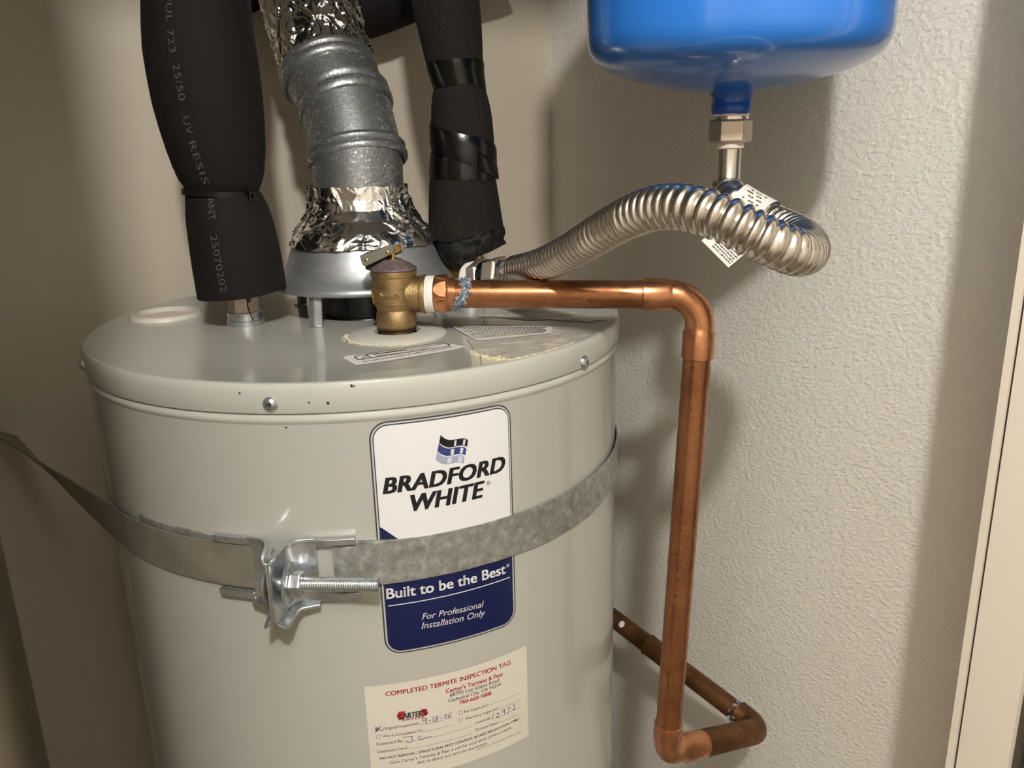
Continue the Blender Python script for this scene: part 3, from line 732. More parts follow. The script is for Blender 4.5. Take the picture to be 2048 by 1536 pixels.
def band(s, y0, y1, phis, slope, name, off=.0012, ragg=1.0, m='tape'):
    v = []; f = []; n_ = len(phis)
    rows = 6
    for j in range(rows + 1):
        for i, ph in enumerate(phis):
            y = y0 + (y1 - y0) * j / rows + slope(ph) + (ragg * noise.noise((ph * 3, j * .2, y0)) * (1 if j in (0, rows) else 0))
            v.append(s.pt(y, ph, off * (1 if 0 < j < rows else .6)))
    for j in range(rows):
        for i in range(n_ - 1): f.append((j * n_ + i, j * n_ + i + 1, (j + 1) * n_ + i + 1, (j + 1) * n_ + i))
    return obj(name, v, f, M[m], CW, sharp=60)
full = [2 * pi * i / 48 for i in range(49)]
band(cs, 126, 176, full, lambda ph: -3 * cos(ph) + 5 * sin(ph), 'tape_band')
band(cs, 312, 356, full, lambda ph: 4 * sin(ph) + 2 * cos(ph), 'tape_band')
band(cs, 262, 318, [-1.9 + 3.8 * i / 40 for i in range(41)], lambda ph: 27 * ph / 1.57 + 6 * cos(ph), 'tape_band', .0024)
band(cs, 300, 335, [.5 + .9 * i / 12 for i in range(13)], lambda ph: 30 * (ph - .5), 'tape_tail', .0036)
# elbow and nipple under the wrap
T0 = at(900, 566, .785); T1 = at(1046, 541, .715); ta = (T1 - T0).normalized()
def tt(px):
    lo_, hi_ = -.1, .3
    for _ in range(40):
        m_ = (lo_ + hi_) / 2
        if proj(T0 + ta * m_)[0] < px: lo_ = m_
        else: hi_ = m_
    return lo_
obj('nipple', *revolve(CN - UP * .001, UP, [(0, .0150), (.012, .0150), (.012, .0135), (.03, .0135)], 32), M['zinc'], CW)
d0 = tt(905); obj('brass_tee', *revolve(T0, ta, [(d0 - .012, .0125), (d0, .0138), (tt(938), .0142), (tt(940), .0155), (tt(943), .0158)], 40), M['brass_smooth'], CW)
obj('riser_tube', *tube([CN + UP * .02, fs.cen(545), fs.cen(500), cs.cen(430), cs.cen(200), cs.cen(-100), cs.cen(-600)], .011, 20), M['brass_smooth'], CW)
obj('thread_tape', *revolve(T0, ta, [(tt(943), .0145), (tt(944), .0158), (tt(950), .0160), (tt(954), .0150), (tt(955), .0135)], 40), M['ptfe'], CW)

# black insulated runs near the back wall
IP = thing('insulated_pipe', 'black insulated pipe running behind the vent near the back wall', 'pipe', PF(735, 10, 1.0))
pth = catmull([PF(1010, -110, 1.04), PF(900, -58, 1.03), PF(830, -24, 1.01), (PF(735, 12, .985)), PF(650, 22, .965), PF(585, -20, .95), PF(560, -110, .945)], 8)
v_, f_ = tube(pth, .0325, 28); v_ = [p + Vector((noise.noise(p * 60), noise.noise(p * 60 + Vector((9, 0, 0))), noise.noise(p * 60 + Vector((0, 9, 0))))) * .0016 for p in v_]
obj('foam_cover', v_, f_, M['foam'], IP, sharp=60)
IB = thing('insulated_pipe', 'black foam pipe end showing behind the printed pipe at upper left', 'pipe', PF(470, -40, .90))
pth = catmull([PF(497, -12, .88), PF(488, -22, .885), PF(450, -62, .90), PF(390, -120, .93), PF(330, -190, .94)], 8)
rr_ = [.018, .0195] + [.021] * (len(pth) - 2)
obj('foam_cover', *tube(pth, rr_, 28), M['foam'], IB, sharp=60)

# ------------------------------------------------------------------ relief valve
RV = thing('relief_valve', 'cast brass relief valve with a lever on the tank top', 'valve', (VC[0], VC[1], ZT))
bp = [(.0126, 1.5185), (.0128, 1.5235), (.0140, 1.5245), (.0153, 1.5266), (.0160, 1.5295), (.0162, 1.532), (.0160, 1.5356), (.0153, 1.5388), (.0148, 1.5408), (.0156, 1.5428), (.0165, 1.5450), (.0168, 1.552), (.0177, 1.5640), (.0177, 1.5672), (.0183, 1.5680), (.0184, 1.5712), (.0178, 1.5720), (0, 1.5722)]
obj('valve_body', *lathe(VC, bp, 72, True), M['brass'], RV, sharp=30)
obj('cap', *lathe(VC, [(.0, 1.5721), (.0183, 1.5722), (.0187, 1.5730), (.0183, 1.5738), (.0120, 1.5778), (.0076, 1.5800), (.0074, 1.5806), (0, 1.5806)], 64), M['valve_cap'], RV, sharp=30, label='purple brown conical cap')
obj('stem', *lathe(VC, [(.0036, 1.5806), (.0036, 1.5816), (.0018, 1.5818), (.0018, 1.5838), (.0030, 1.5840), (.0030, 1.5862), (0, 1.5864)], 20), M['brass_smooth'], RV)
AX0 = Vector((VC[0], VC[1], 1.5528)); PCN = at(1404, 589, .643); aa = (PCN - AX0).normalized()
def ta_(px):
    lo_, hi_ = -.02, .5
    for _ in range(40):
        m_ = (lo_ + hi_) / 2
        if proj(AX0 + aa * m_)[0] < px: lo_ = m_
        else: hi_ = m_
    return lo_
obj('outlet', *revolve(AX0, aa, [(.004, .0142), (ta_(828), .0142), (ta_(842), .0144), (ta_(843.5), .0150), (ta_(850), .0154), (ta_(853), .0153), (ta_(855), .0140)], 48), M['brass'], RV, sharp=30)
# raised plate with a flow arrow
def vbody(phi, z, off):
    r = .0170
    for (r0, z0), (r1, z1) in zip(bp[:-1], bp[1:]):
        if z0 <= z <= z1 and z1 > z0: r = r0 + (r1 - r0) * (z - z0) / (z1 - z0)
    return Vector((VC[0], VC[1], z)) + (HR * sin(phi) - HF * cos(phi)) * (r + off)
def plate(p0, p1, z0, z1, o0, o1, k=10):
    v = []; f = []
    for i in range(k + 1):
        p = p0 + (p1 - p0) * i / k; v += [vbody(p, z0, o0), vbody(p, z1, o0), vbody(p, z1, o1), vbody(p, z0, o1)]
    for i in range(k):
        a = 4 * i
        for q_ in range(4): f.append((a + q_, a + (q_ + 1) % 4, a + 4 + (q_ + 1) % 4, a + 4 + q_))
    f += [(0, 3, 2, 1), (4 * k, 4 * k + 1, 4 * k + 2, 4 * k + 3)]; return v, f
fp = obj('flow_plate', *plate(-1.0, .50, 1.5470, 1.5600, -.002, .0020), M['brass'], RV, sharp=30)
ar = MB(); so_ = lambda p, z: vbody(p, z, .0021)
for z0, z1, p0, p1 in ((1.5470, 1.5476, -1.0, .50), (1.5594, 1.5600, -1.0, .50), (1.5470, 1.5600, -1.0, -.965), (1.5470, 1.5600, .465, .50)): ar.add(*plate(p0, p1, z0, z1, .0018, .0030))
DZ = .0032
for A, B in (((-.86, 1.5530), (-.50, 1.5530)), ((-.50, 1.5530), (-.35, 1.5508)), ((-.35, 1.5508), (.20, 1.5508)), ((.12, 1.5528), (.32, 1.5500)), ((.32, 1.5500), (.12, 1.5472)), ((-.35, 1.5490), (.20, 1.5490)), ((-.50, 1.5466), (-.35, 1.5490)), ((-.86, 1.5466), (-.50, 1.5466))):
    ar.add(*tube([vbody(p.x, p.y + DZ, .0022) for p in [Vector(A).lerp(Vector(B), k / 5) for k in range(6)]], .0006, 6))
ar.obj('flow_arrow', M['brass'], fp)
# lever: a folded steel channel
lv = MB(); D1 = -HF * .0065; D2 = HF * .0065
zc_ = proj(Vector((VC[0], VC[1], 1.584)))[2]
def lp(x, y): return at(x, y, zc_)
fr_ = [lp(722, 509.5), lp(726, 508), lp(782, 487.5), lp(786, 488), lp(791, 496), lp(788, 505), lp(760, 519), lp(733, 531), lp(727, 527)]
bk_ = [lp(731, 506), lp(798, 486.5), lp(803, 488), lp(807, 497), lp(803, 507), lp(760, 524), lp(742, 545), lp(729, 541), lp(726, 525)]
def plate_poly(pts, off, t):
    n_ = len(pts); v = [p + off for p in pts] + [p + off + HF * t for p in pts]
    return v, [tuple(range(n_)), tuple(range(n_, 2 * n_))[::-1]] + [(i, (i + 1) % n_, n_ + (i + 1) % n_, n_ + i) for i in range(n_)]
lv.add(*plate_poly(fr_, D1, .0012)); lv.add(*plate_poly(bk_, D2 * .8, .0012))
e_ = [fr_[0] + D1, fr_[8] + D1, bk_[8] + D2, bk_[0] + D2]; lv.add(e_ + [p + HR * .001 for p in e_], [(0, 1, 2, 3), (4, 7, 6, 5), (0, 4, 5, 1), (1, 5, 6, 2), (2, 6, 7, 3), (3, 7, 4, 0)])
le = lv.obj('lever', M['lever'], RV, smooth=False, label='dull steel folded test lever'); bevel(le, .0004)
for x, y in ((736, 518.5), (777.5, 503)): obj('rivet', *revolve(lp(x, y) + D1 * 1.02, -HF, [(0, .0016), (.0006, .0014), (.001, .0006)], 16), M['brass_smooth'], le)
obj('lever_pin', *revolve(lp(795, 497) + D2 * .7, -HF, [(0, .0028), (.009, .0028)], 16), M['brass_smooth'], le)

# ------------------------------------------------------------------ copper discharge pipe
DP = thing('discharge_pipe', 'bright copper discharge pipe leaving the brass valve and turning down', 'pipe', AX0 + aa * ta_(868))
tpv = []
for k in range(5):
    d = ta_(849 + k * 5.0); tpv += [(d - .0008, .0138 + .0002 * k), (d, .0147), (d + .0010, .0138)]
obj('thread_tape', *revolve(AX0, aa, tpv, 40), M['ptfe'], DP, label='white thread tape')
obj('adapter', *revolve(AX0, aa, [(ta_(866), .0125), (ta_(867), .0139), (ta_(870), .0142), (ta_(897), .0142), (ta_(899), .0136), (ta_(900), .0128), (ta_(912), .0128)], 48), M['copper_fit'], DP, sharp=30)
# wrench flats pressed on the adapter
a_x, u_, w_ = frame(aa); u_ = (-HF - aa * (-HF).dot(aa)).normalized(); w_ = a_x.cross(u_)
if w_.z < 0: w_ = -w_
fl_ = MB()
for ang in (25, -35, 85):
    dr = (u_ * cos(rad(ang)) + w_ * sin(rad(ang))); tg = aa.cross(dr).normalized(); c = AX0 + aa * ta_(896) + dr * .0146; pts = []
    for i in range(13):
        t = pi / 2 + pi * i / 12; pts.append(c + aa * (.0095 * cos(t)) + tg * (.0062 * sin(t)))
    n_ = len(pts); fl_.add(pts + [p - dr * .004 for p in pts], [tuple(range(n_))] + [(i, (i + 1) % n_, n_ + (i + 1) % n_, n_ + i) for i in range(n_)])
fl_.obj('wrench_flat', M['copper_fit'], DP, smooth=False)
obj('pipe', *revolve(AX0, aa, [(ta_(900), .0111), (ta_(1100), .0111), (ta_(1300), .0111)], 40), M['copper'], DP)
fx = MB()
for k in range(240):
    t = random.random(); ang = rad(random.uniform(-85, 95)); d = ta_(924 + 13 * sin(ang * 1.6 + .5) + random.gauss(0, 4.2)); rr = random.uniform(.0006, .0018)
    dr = u_ * cos(ang) + w_ * sin(ang); c = AX0 + aa * d + dr * (.0108 + random.uniform(0, .0009))
    fx.add(*tube([c, c + (aa * random.uniform(-1, 1) + aa.cross(dr) * random.uniform(-1, 1) + dr * .3).normalized() * rr * 2.2], [rr, rr * .5], 6))
fx.obj('solder_residue', M['flux'], DP, kind='stuff', label='crusty blue grey solder residue')
VL0 = PCN; VL1 = at(1338, 1440, .738); vd = (VL1 - VL0).normalized()
LC = VL0 + vd * ((at(1334, 1506, .745) - VL0).dot(vd))
def vt(py):
    lo_, hi_ = 0, .6
    for _ in range(40):
        m_ = (lo_ + hi_) / 2
        if proj(VL0 + vd * m_)[1] < py: lo_ = m_
        else: hi_ = m_
    return lo_
e0 = AX0 + aa * ta_(1336); e1_ = VL0 + vd * vt(668)
bend = arc(e0, VL0, e1_, .024, 14)
SK = .0126
pts = [AX0 + aa * ta_(1283), AX0 + aa * ta_(1284.5), AX0 + aa * ta_(1334), AX0 + aa * ta_(1342)] + bend + [VL0 + vd * vt(658), VL0 + vd * vt(664), VL0 + vd * vt(715), VL0 + vd * vt(716.5)]
rr_ = [.0112, SK, SK, .0113] + [.0113] * len(bend) + [.0113, SK, SK, .0112]
obj('elbow', *tube(pts, rr_, 40, False, False), M['copper_fit'], DP, sharp=30, label='smooth copper elbow with raised sockets')
obj('pipe', *revolve(VL0, vd, [(vt(700), .0111), (vt(900), .0111), (vt(1200), .0111), (vt(1470), .0111)], 40), M['copper'], DP)
mk = MB()
for (x, y, w, h) in ((1386, 730, 9, 3), (1383, 812, 3, 6), (1385, 830, 3, 4), (1366, 990, 5, 3), (1365, 1015, 3, 8), (1363, 1050, 4, 5), (1352, 1100, 16, 2), (1356, 1130, 5, 4), (1356, 1148, 7, 5), (1352, 1180, 6, 4), (1348, 1212, 3, 3), (1340, 1332, 4, 5), (1336, 1362, 6, 8), (1373, 845, 3, 2), (1398, 770, 2, 2)):
    d = vt(y); fd = (CAMC - (VL0 + vd * d)); fd = (fd - vd * fd.dot(vd)).normalized(); sd = vd.cross(fd)
    if sd.dot(HR) < 0: sd = -sd
    cxp = proj(VL0 + vd * d)[0]; ph = math.asin(max(-.95, min(.95, (x - cxp) / 28.0))); pts = []
    for i in range(8):
        t = 2 * pi * i / 8; p2 = ph + (w / 2 * cos(t)) / 28 * random.uniform(.6, 1.2); dd = d + (h / 2 * sin(t)) * .00045
        pts.append(VL0 + vd * dd + (fd * cos(p2) + sd * sin(p2)) * .01122)
    mk.add(pts, [tuple(range(8))])
mk.obj('dark_mark', M['mark'], DP, smooth=False, kind='stuff', label='dark specks of stamped marks')
QC = at(1512, 1446, .838); Q1 = at(1448, 1404, .885); Q2 = at(1232, 1240, 1.0)
wd_ = (Q1 - Q2).normalized(); QC = Q1 + wd_ * (QC - Q1).dot(wd_)
rd_ = (QC - LC).normalized()
bend = arc(VL0 + vd * vt(1470), LC, LC + rd_ * .05, .0165, 12)
RL = (QC - LC).length
pts = [VL0 + vd * vt(1446), VL0 + vd * vt(1447), VL0 + vd * vt(1474), VL0 + vd * vt(1479)] + bend + [LC + rd_ * .022, LC + rd_ * .026, LC + rd_ * .052, LC + rd_ * .053]
rr_ = [.0112, SK, SK, .0115] + [.0115] * len(bend) + [.0116, SK + .0004, SK + .0004, .0112]
obj('elbow', *tube(pts, rr_, 40, False, False), M['copper_fit'], DP, sharp=30, label='lower copper elbow turning to the wall')
bend = arc(LC + rd_ * (RL - .06), QC, Q1, .017, 12)
pts = [LC + rd_ * .045, LC + rd_ * .060, LC + rd_ * .062] + bend + [QC - wd_ * .026, QC - wd_ * .028, QC - wd_ * .030]
rr_ = [.0113, .0115, .0126] + [.0126] * len(bend) + [.0128, .0132, .0108]
obj('old_elbow', *tube(pts, rr_, 36, False, False), M['copper_old'], DP, sharp=30, label='dull brown old elbow')
QE = Q2 - wd_ * .16
obj('old_pipe', *tube([QC - wd_ * .02, Q1 - wd_ * .06, Q2, QE], .0106, 32), M['copper_old'], DP, label='dull brown old pipe along the wall')
cpx = at(1312, 1302, .95); dcp = (cpx - QC).dot(-wd_)
obj('old_coupling', *revolve(QC, -wd_, [(dcp - .018, .0107), (dcp - .016, .0124), (dcp - .012, .0118), (dcp + .010, .0120), (dcp + .014, .0128), (dcp + .017, .0107)], 32), M['copper_old'], DP, label='dull brown coupling')
wp = QC - wd_ * ((at(1251, 1256, .99) - QC).dot(-wd_)); fd = (CAMC - wp); fd = (fd - wd_ * fd.dot(wd_)).normalized()
obj('paint_spot', *revolve(wp + fd * .0095, fd, [(0, .0042), (.001, .0038), (.0016, .002)], 14), M['paper'], DP, label='white paint drip')
sb = MB()
for k in range(26):
    c = at(random.uniform(1455, 1505), random.uniform(1400, 1425), .86) if k < 12 else at(random.uniform(1440, 1505), 0, .8)
    d = random.uniform(-.034, -.024) if k < 14 else 0
    ang = random.uniform(0, 2 * pi); b0, b1, b2 = frame(wd_)
    if k < 14: p = QC + wd_ * d + (b1 * cos(ang) + b2 * sin(ang)) * .0126
    else: p = LC + rd_ * random.uniform(.054, RL - .01) + Vector((0, 0, -1)) * .0122
    sb.add(*revolve(p, (random.uniform(-1, 1), random.uniform(-1, 1), .3), [(-.001, .0008), (0, random.uniform(.0012, .0024)), (.001, .0008)], 7))
sb.obj('old_solder', M['flux'], DP, kind='stuff', label='grey lumps of old solder')

# ------------------------------------------------------------------ expansion tank
EC = (.188, -.260)
ET = thing('expansion_tank', 'glossy blue expansion tank hanging at upper right above its steel hose', 'tank', (EC[0], EC[1], 1.68))
prf = [(.0, 1.6955), (.016, 1.6960), (.04, 1.6990), (.060, 1.7035), (.078, 1.7090), (.0885, 1.7135), (.0955, 1.7185), (.0993, 1.7245), (.1008, 1.7310), (.1010, 1.739), (.1010, 1.90), (.1000, 1.912), (.094, 1.926), (.07, 1.942), (0, 1.95)]
obj('shell', *lathe(EC, prf, 128), M['blue'], ET, sharp=70)
nk = []
for z, r in ((1.700, .0158), (1.6955, .0150), (1.6935, .0140), (1.6915, .0136), (1.6895, .0139), (1.6885, .0132), (1.6875, .0138), (1.6845, .0138), (1.6825, .0134), (1.6815, .0128)): nk.append((r, z))
v_, f_ = lathe(EC, nk, 40, False, True); v_ = [p + (p - Vector((EC[0], EC[1], p.z))).normalized() * (.0008 * noise.noise(p * 220)) for p in v_]
obj('neck', v_, f_, M['blue_dark'], ET, label='sloppily painted blue neck')
obj('neck_rim', *lathe(EC, [(.0120, 1.6822), (.0130, 1.6818), (.0124, 1.6805), (.0118, 1.6800)], 40), M['cream'], ET)
BK = thing('wall_bracket', 'black steel bracket behind the blue tank on the right wall', 'bracket', (XR, EC[1], 1.83))
bk = MB(); bk.add(*box(XR - .004, XR, -.300, -.235, 1.745 + .052, 1.93)); bk.add(*box(EC[0] + .1025, XR - .003, -.285, -.279, 1.81, 1.92)); bk.add(*box(EC[0] + .1025, XR - .003, -.256, -.25, 1.81, 1.92))
bk.obj('mounting_arm', M['bracket_black'], BK, smooth=False)
obj('strap_ring', *lathe(EC, [(.1012, 1.82), (.1028, 1.82), (.1028, 1.85), (.1012, 1.85)], 64), M['bracket_black'], BK)

# ------------------------------------------------------------------ flexible connector
FC = thing('flexible_connector', 'corrugated stainless steel hose looping from the blue tank to the brass tee', 'hose', (EC[0], EC[1], 1.66))
zn = lambda y: zpl(EC[0], EC[1], y)
obj('threaded_collar', *lathe(EC, [(.0119, zn(229)), (.0121, zn(231)), (.0121, zn(239)), (.0116, zn(240))], 40, True, True), M['stainless'], FC)
o = obj('hex_nut', *revolve((EC[0], EC[1], zn(285)), UP, [(0, .0138), (.0010, .0150), (zn(239) - zn(285) - .0012, .0150), (zn(239) - zn(285), .0135)], 6, ref=HR * cos(rad(10)) - HF * sin(rad(10))), M['nickel'], FC, smooth=False); bevel(o, .0006)
obj('sleeve_ring', *lathe(EC, [(.0098, zn(284)), (.0100, zn(286)), (.0098, zn(296)), (.0088, zn(298))], 32, True, True), M['cream'], FC)
obj('ferrule', *lathe(EC, [(.0082, zn(296)), (.0082, zn(362)), (.0090, zn(366))], 32), M['stainless'], FC, label='plain shiny end tube')
E0 = Vector((EC[0], EC[1], zn(362)))
hp = [E0, Vector((EC[0], EC[1], zn(380))), at(1466, 398, .586), at(1492, 416, .582), at(1532, 438, .574), at(1572, 458, .562), at(1602, 476, .542), at(1614, 494, .515), at(1609, 506, .488), at(1588, 504, .470), at(1548, 487, .462), at(1500, 464, .461), at(1452, 440, .463), at(1402, 422, .470), at(1352, 414, .482), at(1304, 418, .499), at(1256, 436, .522), at(1210, 461, .550), at(1164, 489, .582), at(1120, 513, .618), at(1078, 530, .655), at(1042, 538, .692), at(1029, 540, .706)]
path, LEN = resample(catmull(hp, 24), .00085)
PITCH = .0067; rad_l = []
NP = len(path)
for i in range(NP):
    t = i / (NP - 1); d = t * LEN; ro = .0116 + .0020 * min(t / .18, 1) - .0011 * max((t - .72) / .28, 0)
    ph = (d / PITCH) % 1.0; ridge = abs(sin(pi * ph)) ** .55; ri = ro - .0031
    rad_l.append(ri + (ro - ri) * ridge)
obj('corrugated_hose', *tube(path, rad_l, 36), M['stainless'], FC, sharp=75)
# fittings at the tee end
def td(px): return tt(px)
obj('tee_nut', *revolve(T0, ta, [(td(955), .0130), (td(957), .0172), (td(972), .0174), (td(975), .0150)], 6, ref=UP + HR * .2), M['nickel'], FC, smooth=False)
obj('tee_collar', *revolve(T0, ta, [(td(974), .0148), (td(976), .0148), (td(984), .0150), (td(986), .0140)], 32), M['tape'], FC, label='dark collar between the nuts')
o = obj('hex_nut', *revolve(T0, ta, [(td(984), .0150), (td(986), .0166), (td(1006), .0166), (td(1009), .0150)], 6, ref=UP + HR * .5), M['nickel'], FC, smooth=False); bevel(o, .0006)
obj('sleeve_ring', *revolve(T0, ta, [(td(1008), .0125), (td(1010), .0130), (td(1013), .0122), (td(1015), .0098)], 32), M['stainless'], FC)
obj('ferrule', *revolve(T0, ta, [(td(1010), .0088), (td(1036), .0088)], 28), M['stainless'], FC)
# paper sleeve and flag
i0 = min(range(NP), key=lambda i: abs(proj(path[i])[0] - 1472) + (0 if i < NP * .25 else 1e5)); i1 = min(range(NP), key=lambda i: abs(proj(path[i])[0] - 1540) + (0 if i < NP * .25 else 1e5))
seg = path[i0:i1 + 1:3]; rl = [.0140 + .0003 * noise.noise((i, 0, 0)) for i in range(len(seg))]
ps = obj('paper_sleeve', *tube(seg, rl, 32, False, False), M['whitetag'], FC, label='white printed paper sleeve on the hose')
zq = .560; cn = [at(1403, 481, zq), at(1457, 535, zq), at(1520, 482, zq + .008), at(1468, 428, zq + .008)]
fq = MB(); nq = (cn[1] - cn[0]).cross(cn[3] - cn[0]).normalized()
if nq.dot(FWD) > 0: nq = -nq
fq.add([p for p in cn] + [p - nq * .0004 for p in cn], [(0, 1, 2, 3), (4, 7, 6, 5), (0, 4, 5, 1), (1, 5, 6, 2), (2, 6, 7, 3), (3, 7, 4, 0)])
pf = fq.obj('paper_flag', M['whitetag'], FC, smooth=False, label='white tag corner hanging below the hose')
uq = (cn[1] - cn[0]).normalized(); wq = (cn[3] - cn[0]).normalized(); ln = MB(); sq = lambda a, b: cn[0] + uq * a + wq * b + nq * .0003
for k in range(6):
    u = .0075; b = .003 + k * .0022
    while u < .024:
        w = random.uniform(.0006, .0022); lay_line(ln, (u, b), (min(u + w, .0245), b), .0009, sq, 1); u += w + .0006
ln.obj('tag_print', M['inkgrey'], pf, smooth=False)
ln = MB(); mid = len(seg) // 2
for k in range(5):
    for j in range(2, len(seg) - 3):
        if random.random() < .62:
            c = seg[j]; t_ = (seg[j + 1] - seg[j - 1]).normalized(); f1 = (CAMC - c); f1 = (f1 - t_ * f1.dot(t_)).normalized(); s1 = t_.cross(f1)
            if s1.z < 0: s1 = -s1
            ang = .15 + k * .22; d = f1 * cos(ang) + s1 * sin(ang); tg = t_; b_ = (s1 * cos(ang) - f1 * sin(ang))
            p = c + d * .01445; ln.add([p - tg * .0009 - b_ * .0004, p + tg * .0009 - b_ * .0004, p + tg * .0009 + b_ * .0004, p - tg * .0009 + b_ * .0004], [(0, 1, 2, 3)])
ln.obj('sleeve_print', M['inkgrey'], ps, smooth=False)

# ------------------------------------------------------------------ seismic strap
SS = thing('seismic_strap', 'galvanised steel strap clamped round the water heater by a long bolt', 'strap', cyl(-.1435, 1.388, .004))
def ribbon(name, pts, m, label=None, t=.0012):
    """pts: list of (centre, half-width vector, normal)"""
    v = []; f = []
    for c, h, n_ in pts: v += [c - h, c + h, c + h + n_ * t, c - h + n_ * t]
    for i in range(len(pts) - 1):
        a = 4 * i
        for q_ in range(4): f.append((a + q_, a + (q_ + 1) % 4, a + 4 + (q_ + 1) % 4, a + 4 + q_))
    f += [(0, 3, 2, 1), tuple(4 * (len(pts) - 1) + i for i in range(4))]
    return obj(name, v, f, M[m], SS, sharp=50, label=label)
def cpt(s, z, n_, hw, tilt=0.0):
    th = s / RT; nn = Vector((sin(th), -cos(th), 0)); return (cyl(s, z, n_), (UP * cos(tilt) + nn * sin(tilt)) * hw, nn)
ZS = 1.3897; HWD = .0160
P_ = []
for i in range(60):
    s = -.1105 + (.318 + .1105) * i / 59; P_.append(cpt(s, ZS + .004 * max(0, (s - .05) / .27), .0012 + (.0030 * max(0, 1 - (s + .1105) / .03)), HWD + .0003 * noise.noise((s * 60, 0, 0))))
e = P_[-1][0]; wpt = Vector((.318, YB - .001, ZS + .004))
for i in range(1, 7): P_.append((e.lerp(wpt, i / 6), UP * HWD, Vector((1, .3, 0)).normalized()))
ribbon('strap_band', P_, 'strap', 'mottled right half of the strap')
P_ = []
for i in range(40):
    s = -.1655 + (-.299 + .1655) * i / 39; t = i / 39; P_.append(cpt(s, ZS + .0006 - .0025 * t * t, .0034 - .002 * t, HWD, .06 * t))
e = P_[-1][0]; wpt = Vector((-.3077, YB - .002, 1.392)); n0 = P_[-1][2]
for i in range(1, 15):
    t = i / 14; tw = 1.05 * t ** 1.2; side = Vector((-.96, -.28, 0)); P_.append((e.lerp(wpt, t) + Vector((0, 0, -.002 * sin(pi * t))), (UP * cos(tw) + side * sin(tw)) * HWD, (side * cos(tw) - UP * sin(tw))))
ribbon('strap_band', P_, 'strap_dull', 'duller left half of the strap twisting to the wall')
P_ = []
for i in range(24):
    s = -.275 + (.275 - .180) * i / 23; t = i / 23; P_.append(cpt(s, ZS + .0045 - .0012 * t + (.0012 if .45 < t < .7 else 0), .0006 + .0016 * abs(noise.noise((s * 40, 2, 0))), HWD * .95, -.05))
ribbon('strap_tail', P_, 'strap', 'folded strap end showing above the left band', .0009)
P_ = [cpt(-.094 + .04 * i / 10, ZS + .0022 - .0022 * i / 10, .0004, HWD, 0) for i in range(11)]
ribbon('strap_tail', P_, 'strap', 'folded strap end behind the right band', .0009)
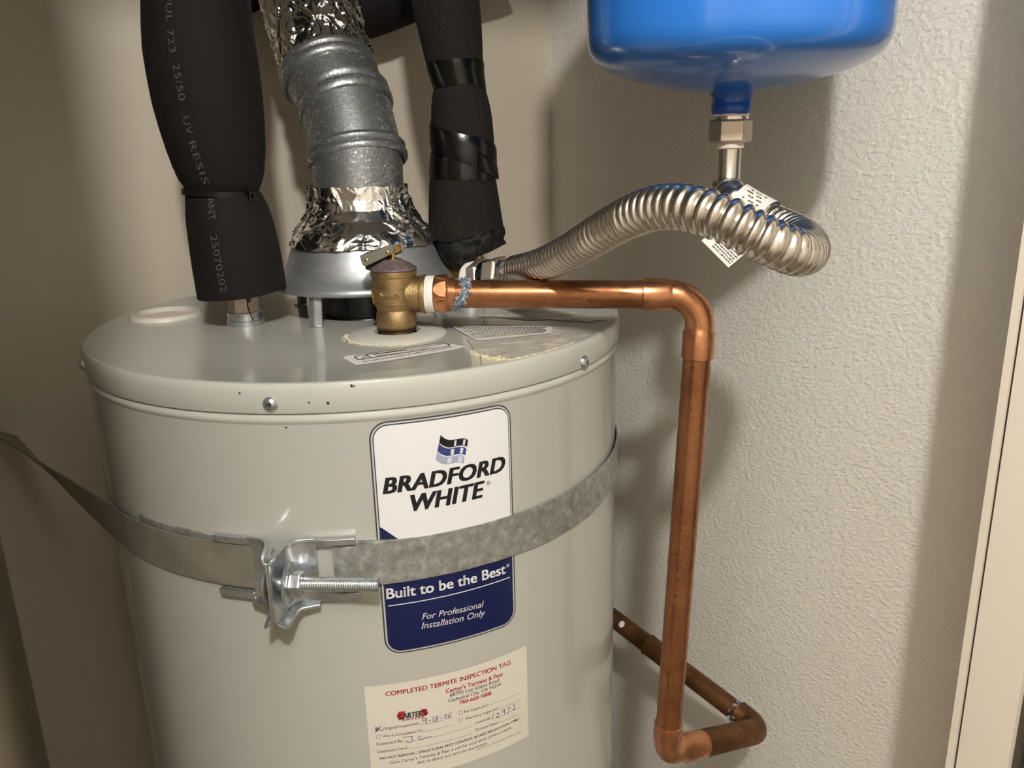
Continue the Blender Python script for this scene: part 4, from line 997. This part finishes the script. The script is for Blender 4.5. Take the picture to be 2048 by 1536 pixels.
def clamp(s_f, sgn, name, lab_):
    """s_f: the flange's place round the tank; sgn: which way the base runs from it"""
    mb = MB(); s1 = s_f + sgn * .0475; sb_ = lambda a, b: (min(a, b), max(a, b))
    # the sheet rolls from the tank outwards into the upright ear that takes the bolt
    P2 = [(-.0012, .0305), (-.0004, .0285), (.0002, .0245), (.0008, .0200), (.0018, .0150), (.0038, .0104), (.0070, .0072), (.0115, .0052), (.0165, .0044), (.0210, .0042)]
    ZLO = [1.3640, 1.3618, 1.3612, 1.3618, 1.3630, 1.3645, 1.3655, 1.3655, 1.3655, 1.3655]; ZHI = [1.4072, 1.4088, 1.4098, 1.4104, 1.4110, 1.4116, 1.4118, 1.4118, 1.4118, 1.4118]
    TH = .0028; rows = []
    for i, (d, h) in enumerate(P2):
        a = Vector(P2[max(i - 1, 0)]); b = Vector(P2[min(i + 1, len(P2) - 1)]); t = (b - a).normalized(); nn = Vector((-t.y, t.x))
        if nn.y > 0: nn = -nn
        zlo, zhi = ZLO[i], ZHI[i]
        rows.append([cyl(s_f + sgn * d, zlo, h), cyl(s_f + sgn * d, zhi, h), cyl(s_f + sgn * (d + nn.x * TH), zhi, max(h + nn.y * TH, .0006)), cyl(s_f + sgn * (d + nn.x * TH), zlo, max(h + nn.y * TH, .0006))])
    v = [p for r in rows for p in r]; f = []
    for i in range(len(rows) - 1):
        q = 4 * i
        for k in range(4): f.append((q + k, q + (k + 1) % 4, q + 4 + (k + 1) % 4, q + 4 + k))
    f += [(0, 3, 2, 1), tuple(4 * (len(rows) - 1) + i for i in range(4))]; mb.add(v, f)
    for zz, up_ in ((ZLO, -1), (ZHI, 1)):
        lip = []
        for i, (d, h) in enumerate(P2):
            a = Vector(P2[max(i - 1, 0)]); b = Vector(P2[min(i + 1, len(P2) - 1)]); t = (b - a).normalized(); out = Vector((-t.y, t.x))
            if out.x < 0 or (abs(out.x) < .2 and out.y < 0): out = -out
            kk = (.35, .8, 1, 1, 1, 1, 1, 1, .9, .8)[i] if i < 10 else .8; w = (.0052 if up_ < 0 else .0022) * kk; dz = up_ * (.0030 if up_ < 0 else .0008) * kk
            z0 = zz[i] - up_ * .0016; q1 = Vector((d, h)); q2 = q1 + out * w; th = Vector((0, 0))
            lip.append([cyl(s_f + sgn * q1.x, z0, q1.y), cyl(s_f + sgn * q2.x, z0 + dz, q2.y), cyl(s_f + sgn * q2.x, z0 + dz + up_ * .0026, q2.y), cyl(s_f + sgn * q1.x, z0 + up_ * .0024, q1.y - .0004)])
        v = [p for r in lip for p in r]; f = []
        for i in range(len(lip) - 1):
            q = 4 * i
            for k in range(4): f.append((q + k, q + (k + 1) % 4, q + 4 + (k + 1) % 4, q + 4 + k))
        f += [(0, 3, 2, 1), tuple(4 * (len(lip) - 1) + i for i in range(4))]; mb.add(v, f)
    a, b = sb_(s_f + sgn * .0205, s1)
    for z0, z1 in ((1.4070, 1.4118), (1.3655, 1.3705)):
        mb.add(*sznbox(a, b, z0, z1, .0006, .0054)); 
    o = mb.obj(name, M['zinc'], SS, smooth=False, label=lab_, kind=None); bevel(o, .0009, 3)
    for p in o.data.polygons: p.use_smooth = True
    o.data.set_sharp_from_angle(angle=rad(50)); return o
clamp(-.1425, 1, 'clamp_bracket', 'zinc clamp bracket on the right')
clamp(-.1472, -1, 'clamp_bracket', 'zinc clamp bracket on the left')
thb = -.1445 / RT; tb = Vector((cos(thb), sin(thb), 0)); nb = Vector((sin(thb), -cos(thb), 0)); bc = cyl(-.1425, 1.3860, .0175)
bpf = []; d = -.009
while d < .0665:
    bpf += [(d, .0043), (d + .0004, .0049), (d + .0008, .0049), (d + .0012, .0043)]; d += .00155
bd = (tb + nb * -.05 + UP * -.005).normalized()
obj('bolt', *revolve(bc, bd, bpf, 32), M['zinc'], SS, sharp=60, label='long threaded zinc bolt')
obj('bolt_head', *revolve(bc - bd * .0155, bd, [(0, .0070), (.0008, .0080), (.0060, .0080)], 6, ref=UP), M['zinc'], SS, smooth=False)
obj('washer', *revolve(bc + bd * .0046, bd, [(0, .0062), (0, .0136), (.0004, .0142), (.0018, .0142), (.0022, .0136), (.0022, .0055)], 48, False, False), M['zinc'], SS, sharp=40)
obj('washer', *revolve(bc - bd * .0095, bd, [(0, .0062), (0, .0115), (.0004, .0120), (.0018, .0120), (.0022, .0115), (.0022, .0055)], 48, False, False), M['zinc'], SS, sharp=40)
o = obj('nut', *revolve(bc + bd * .0068, bd, [(0, .0082), (.0008, .0090), (.0076, .0090), (.0084, .0080)], 6, ref=UP * cos(rad(18)) + nb * sin(rad(18))), M['zinc'], SS, smooth=False); bevel(o, .0005)
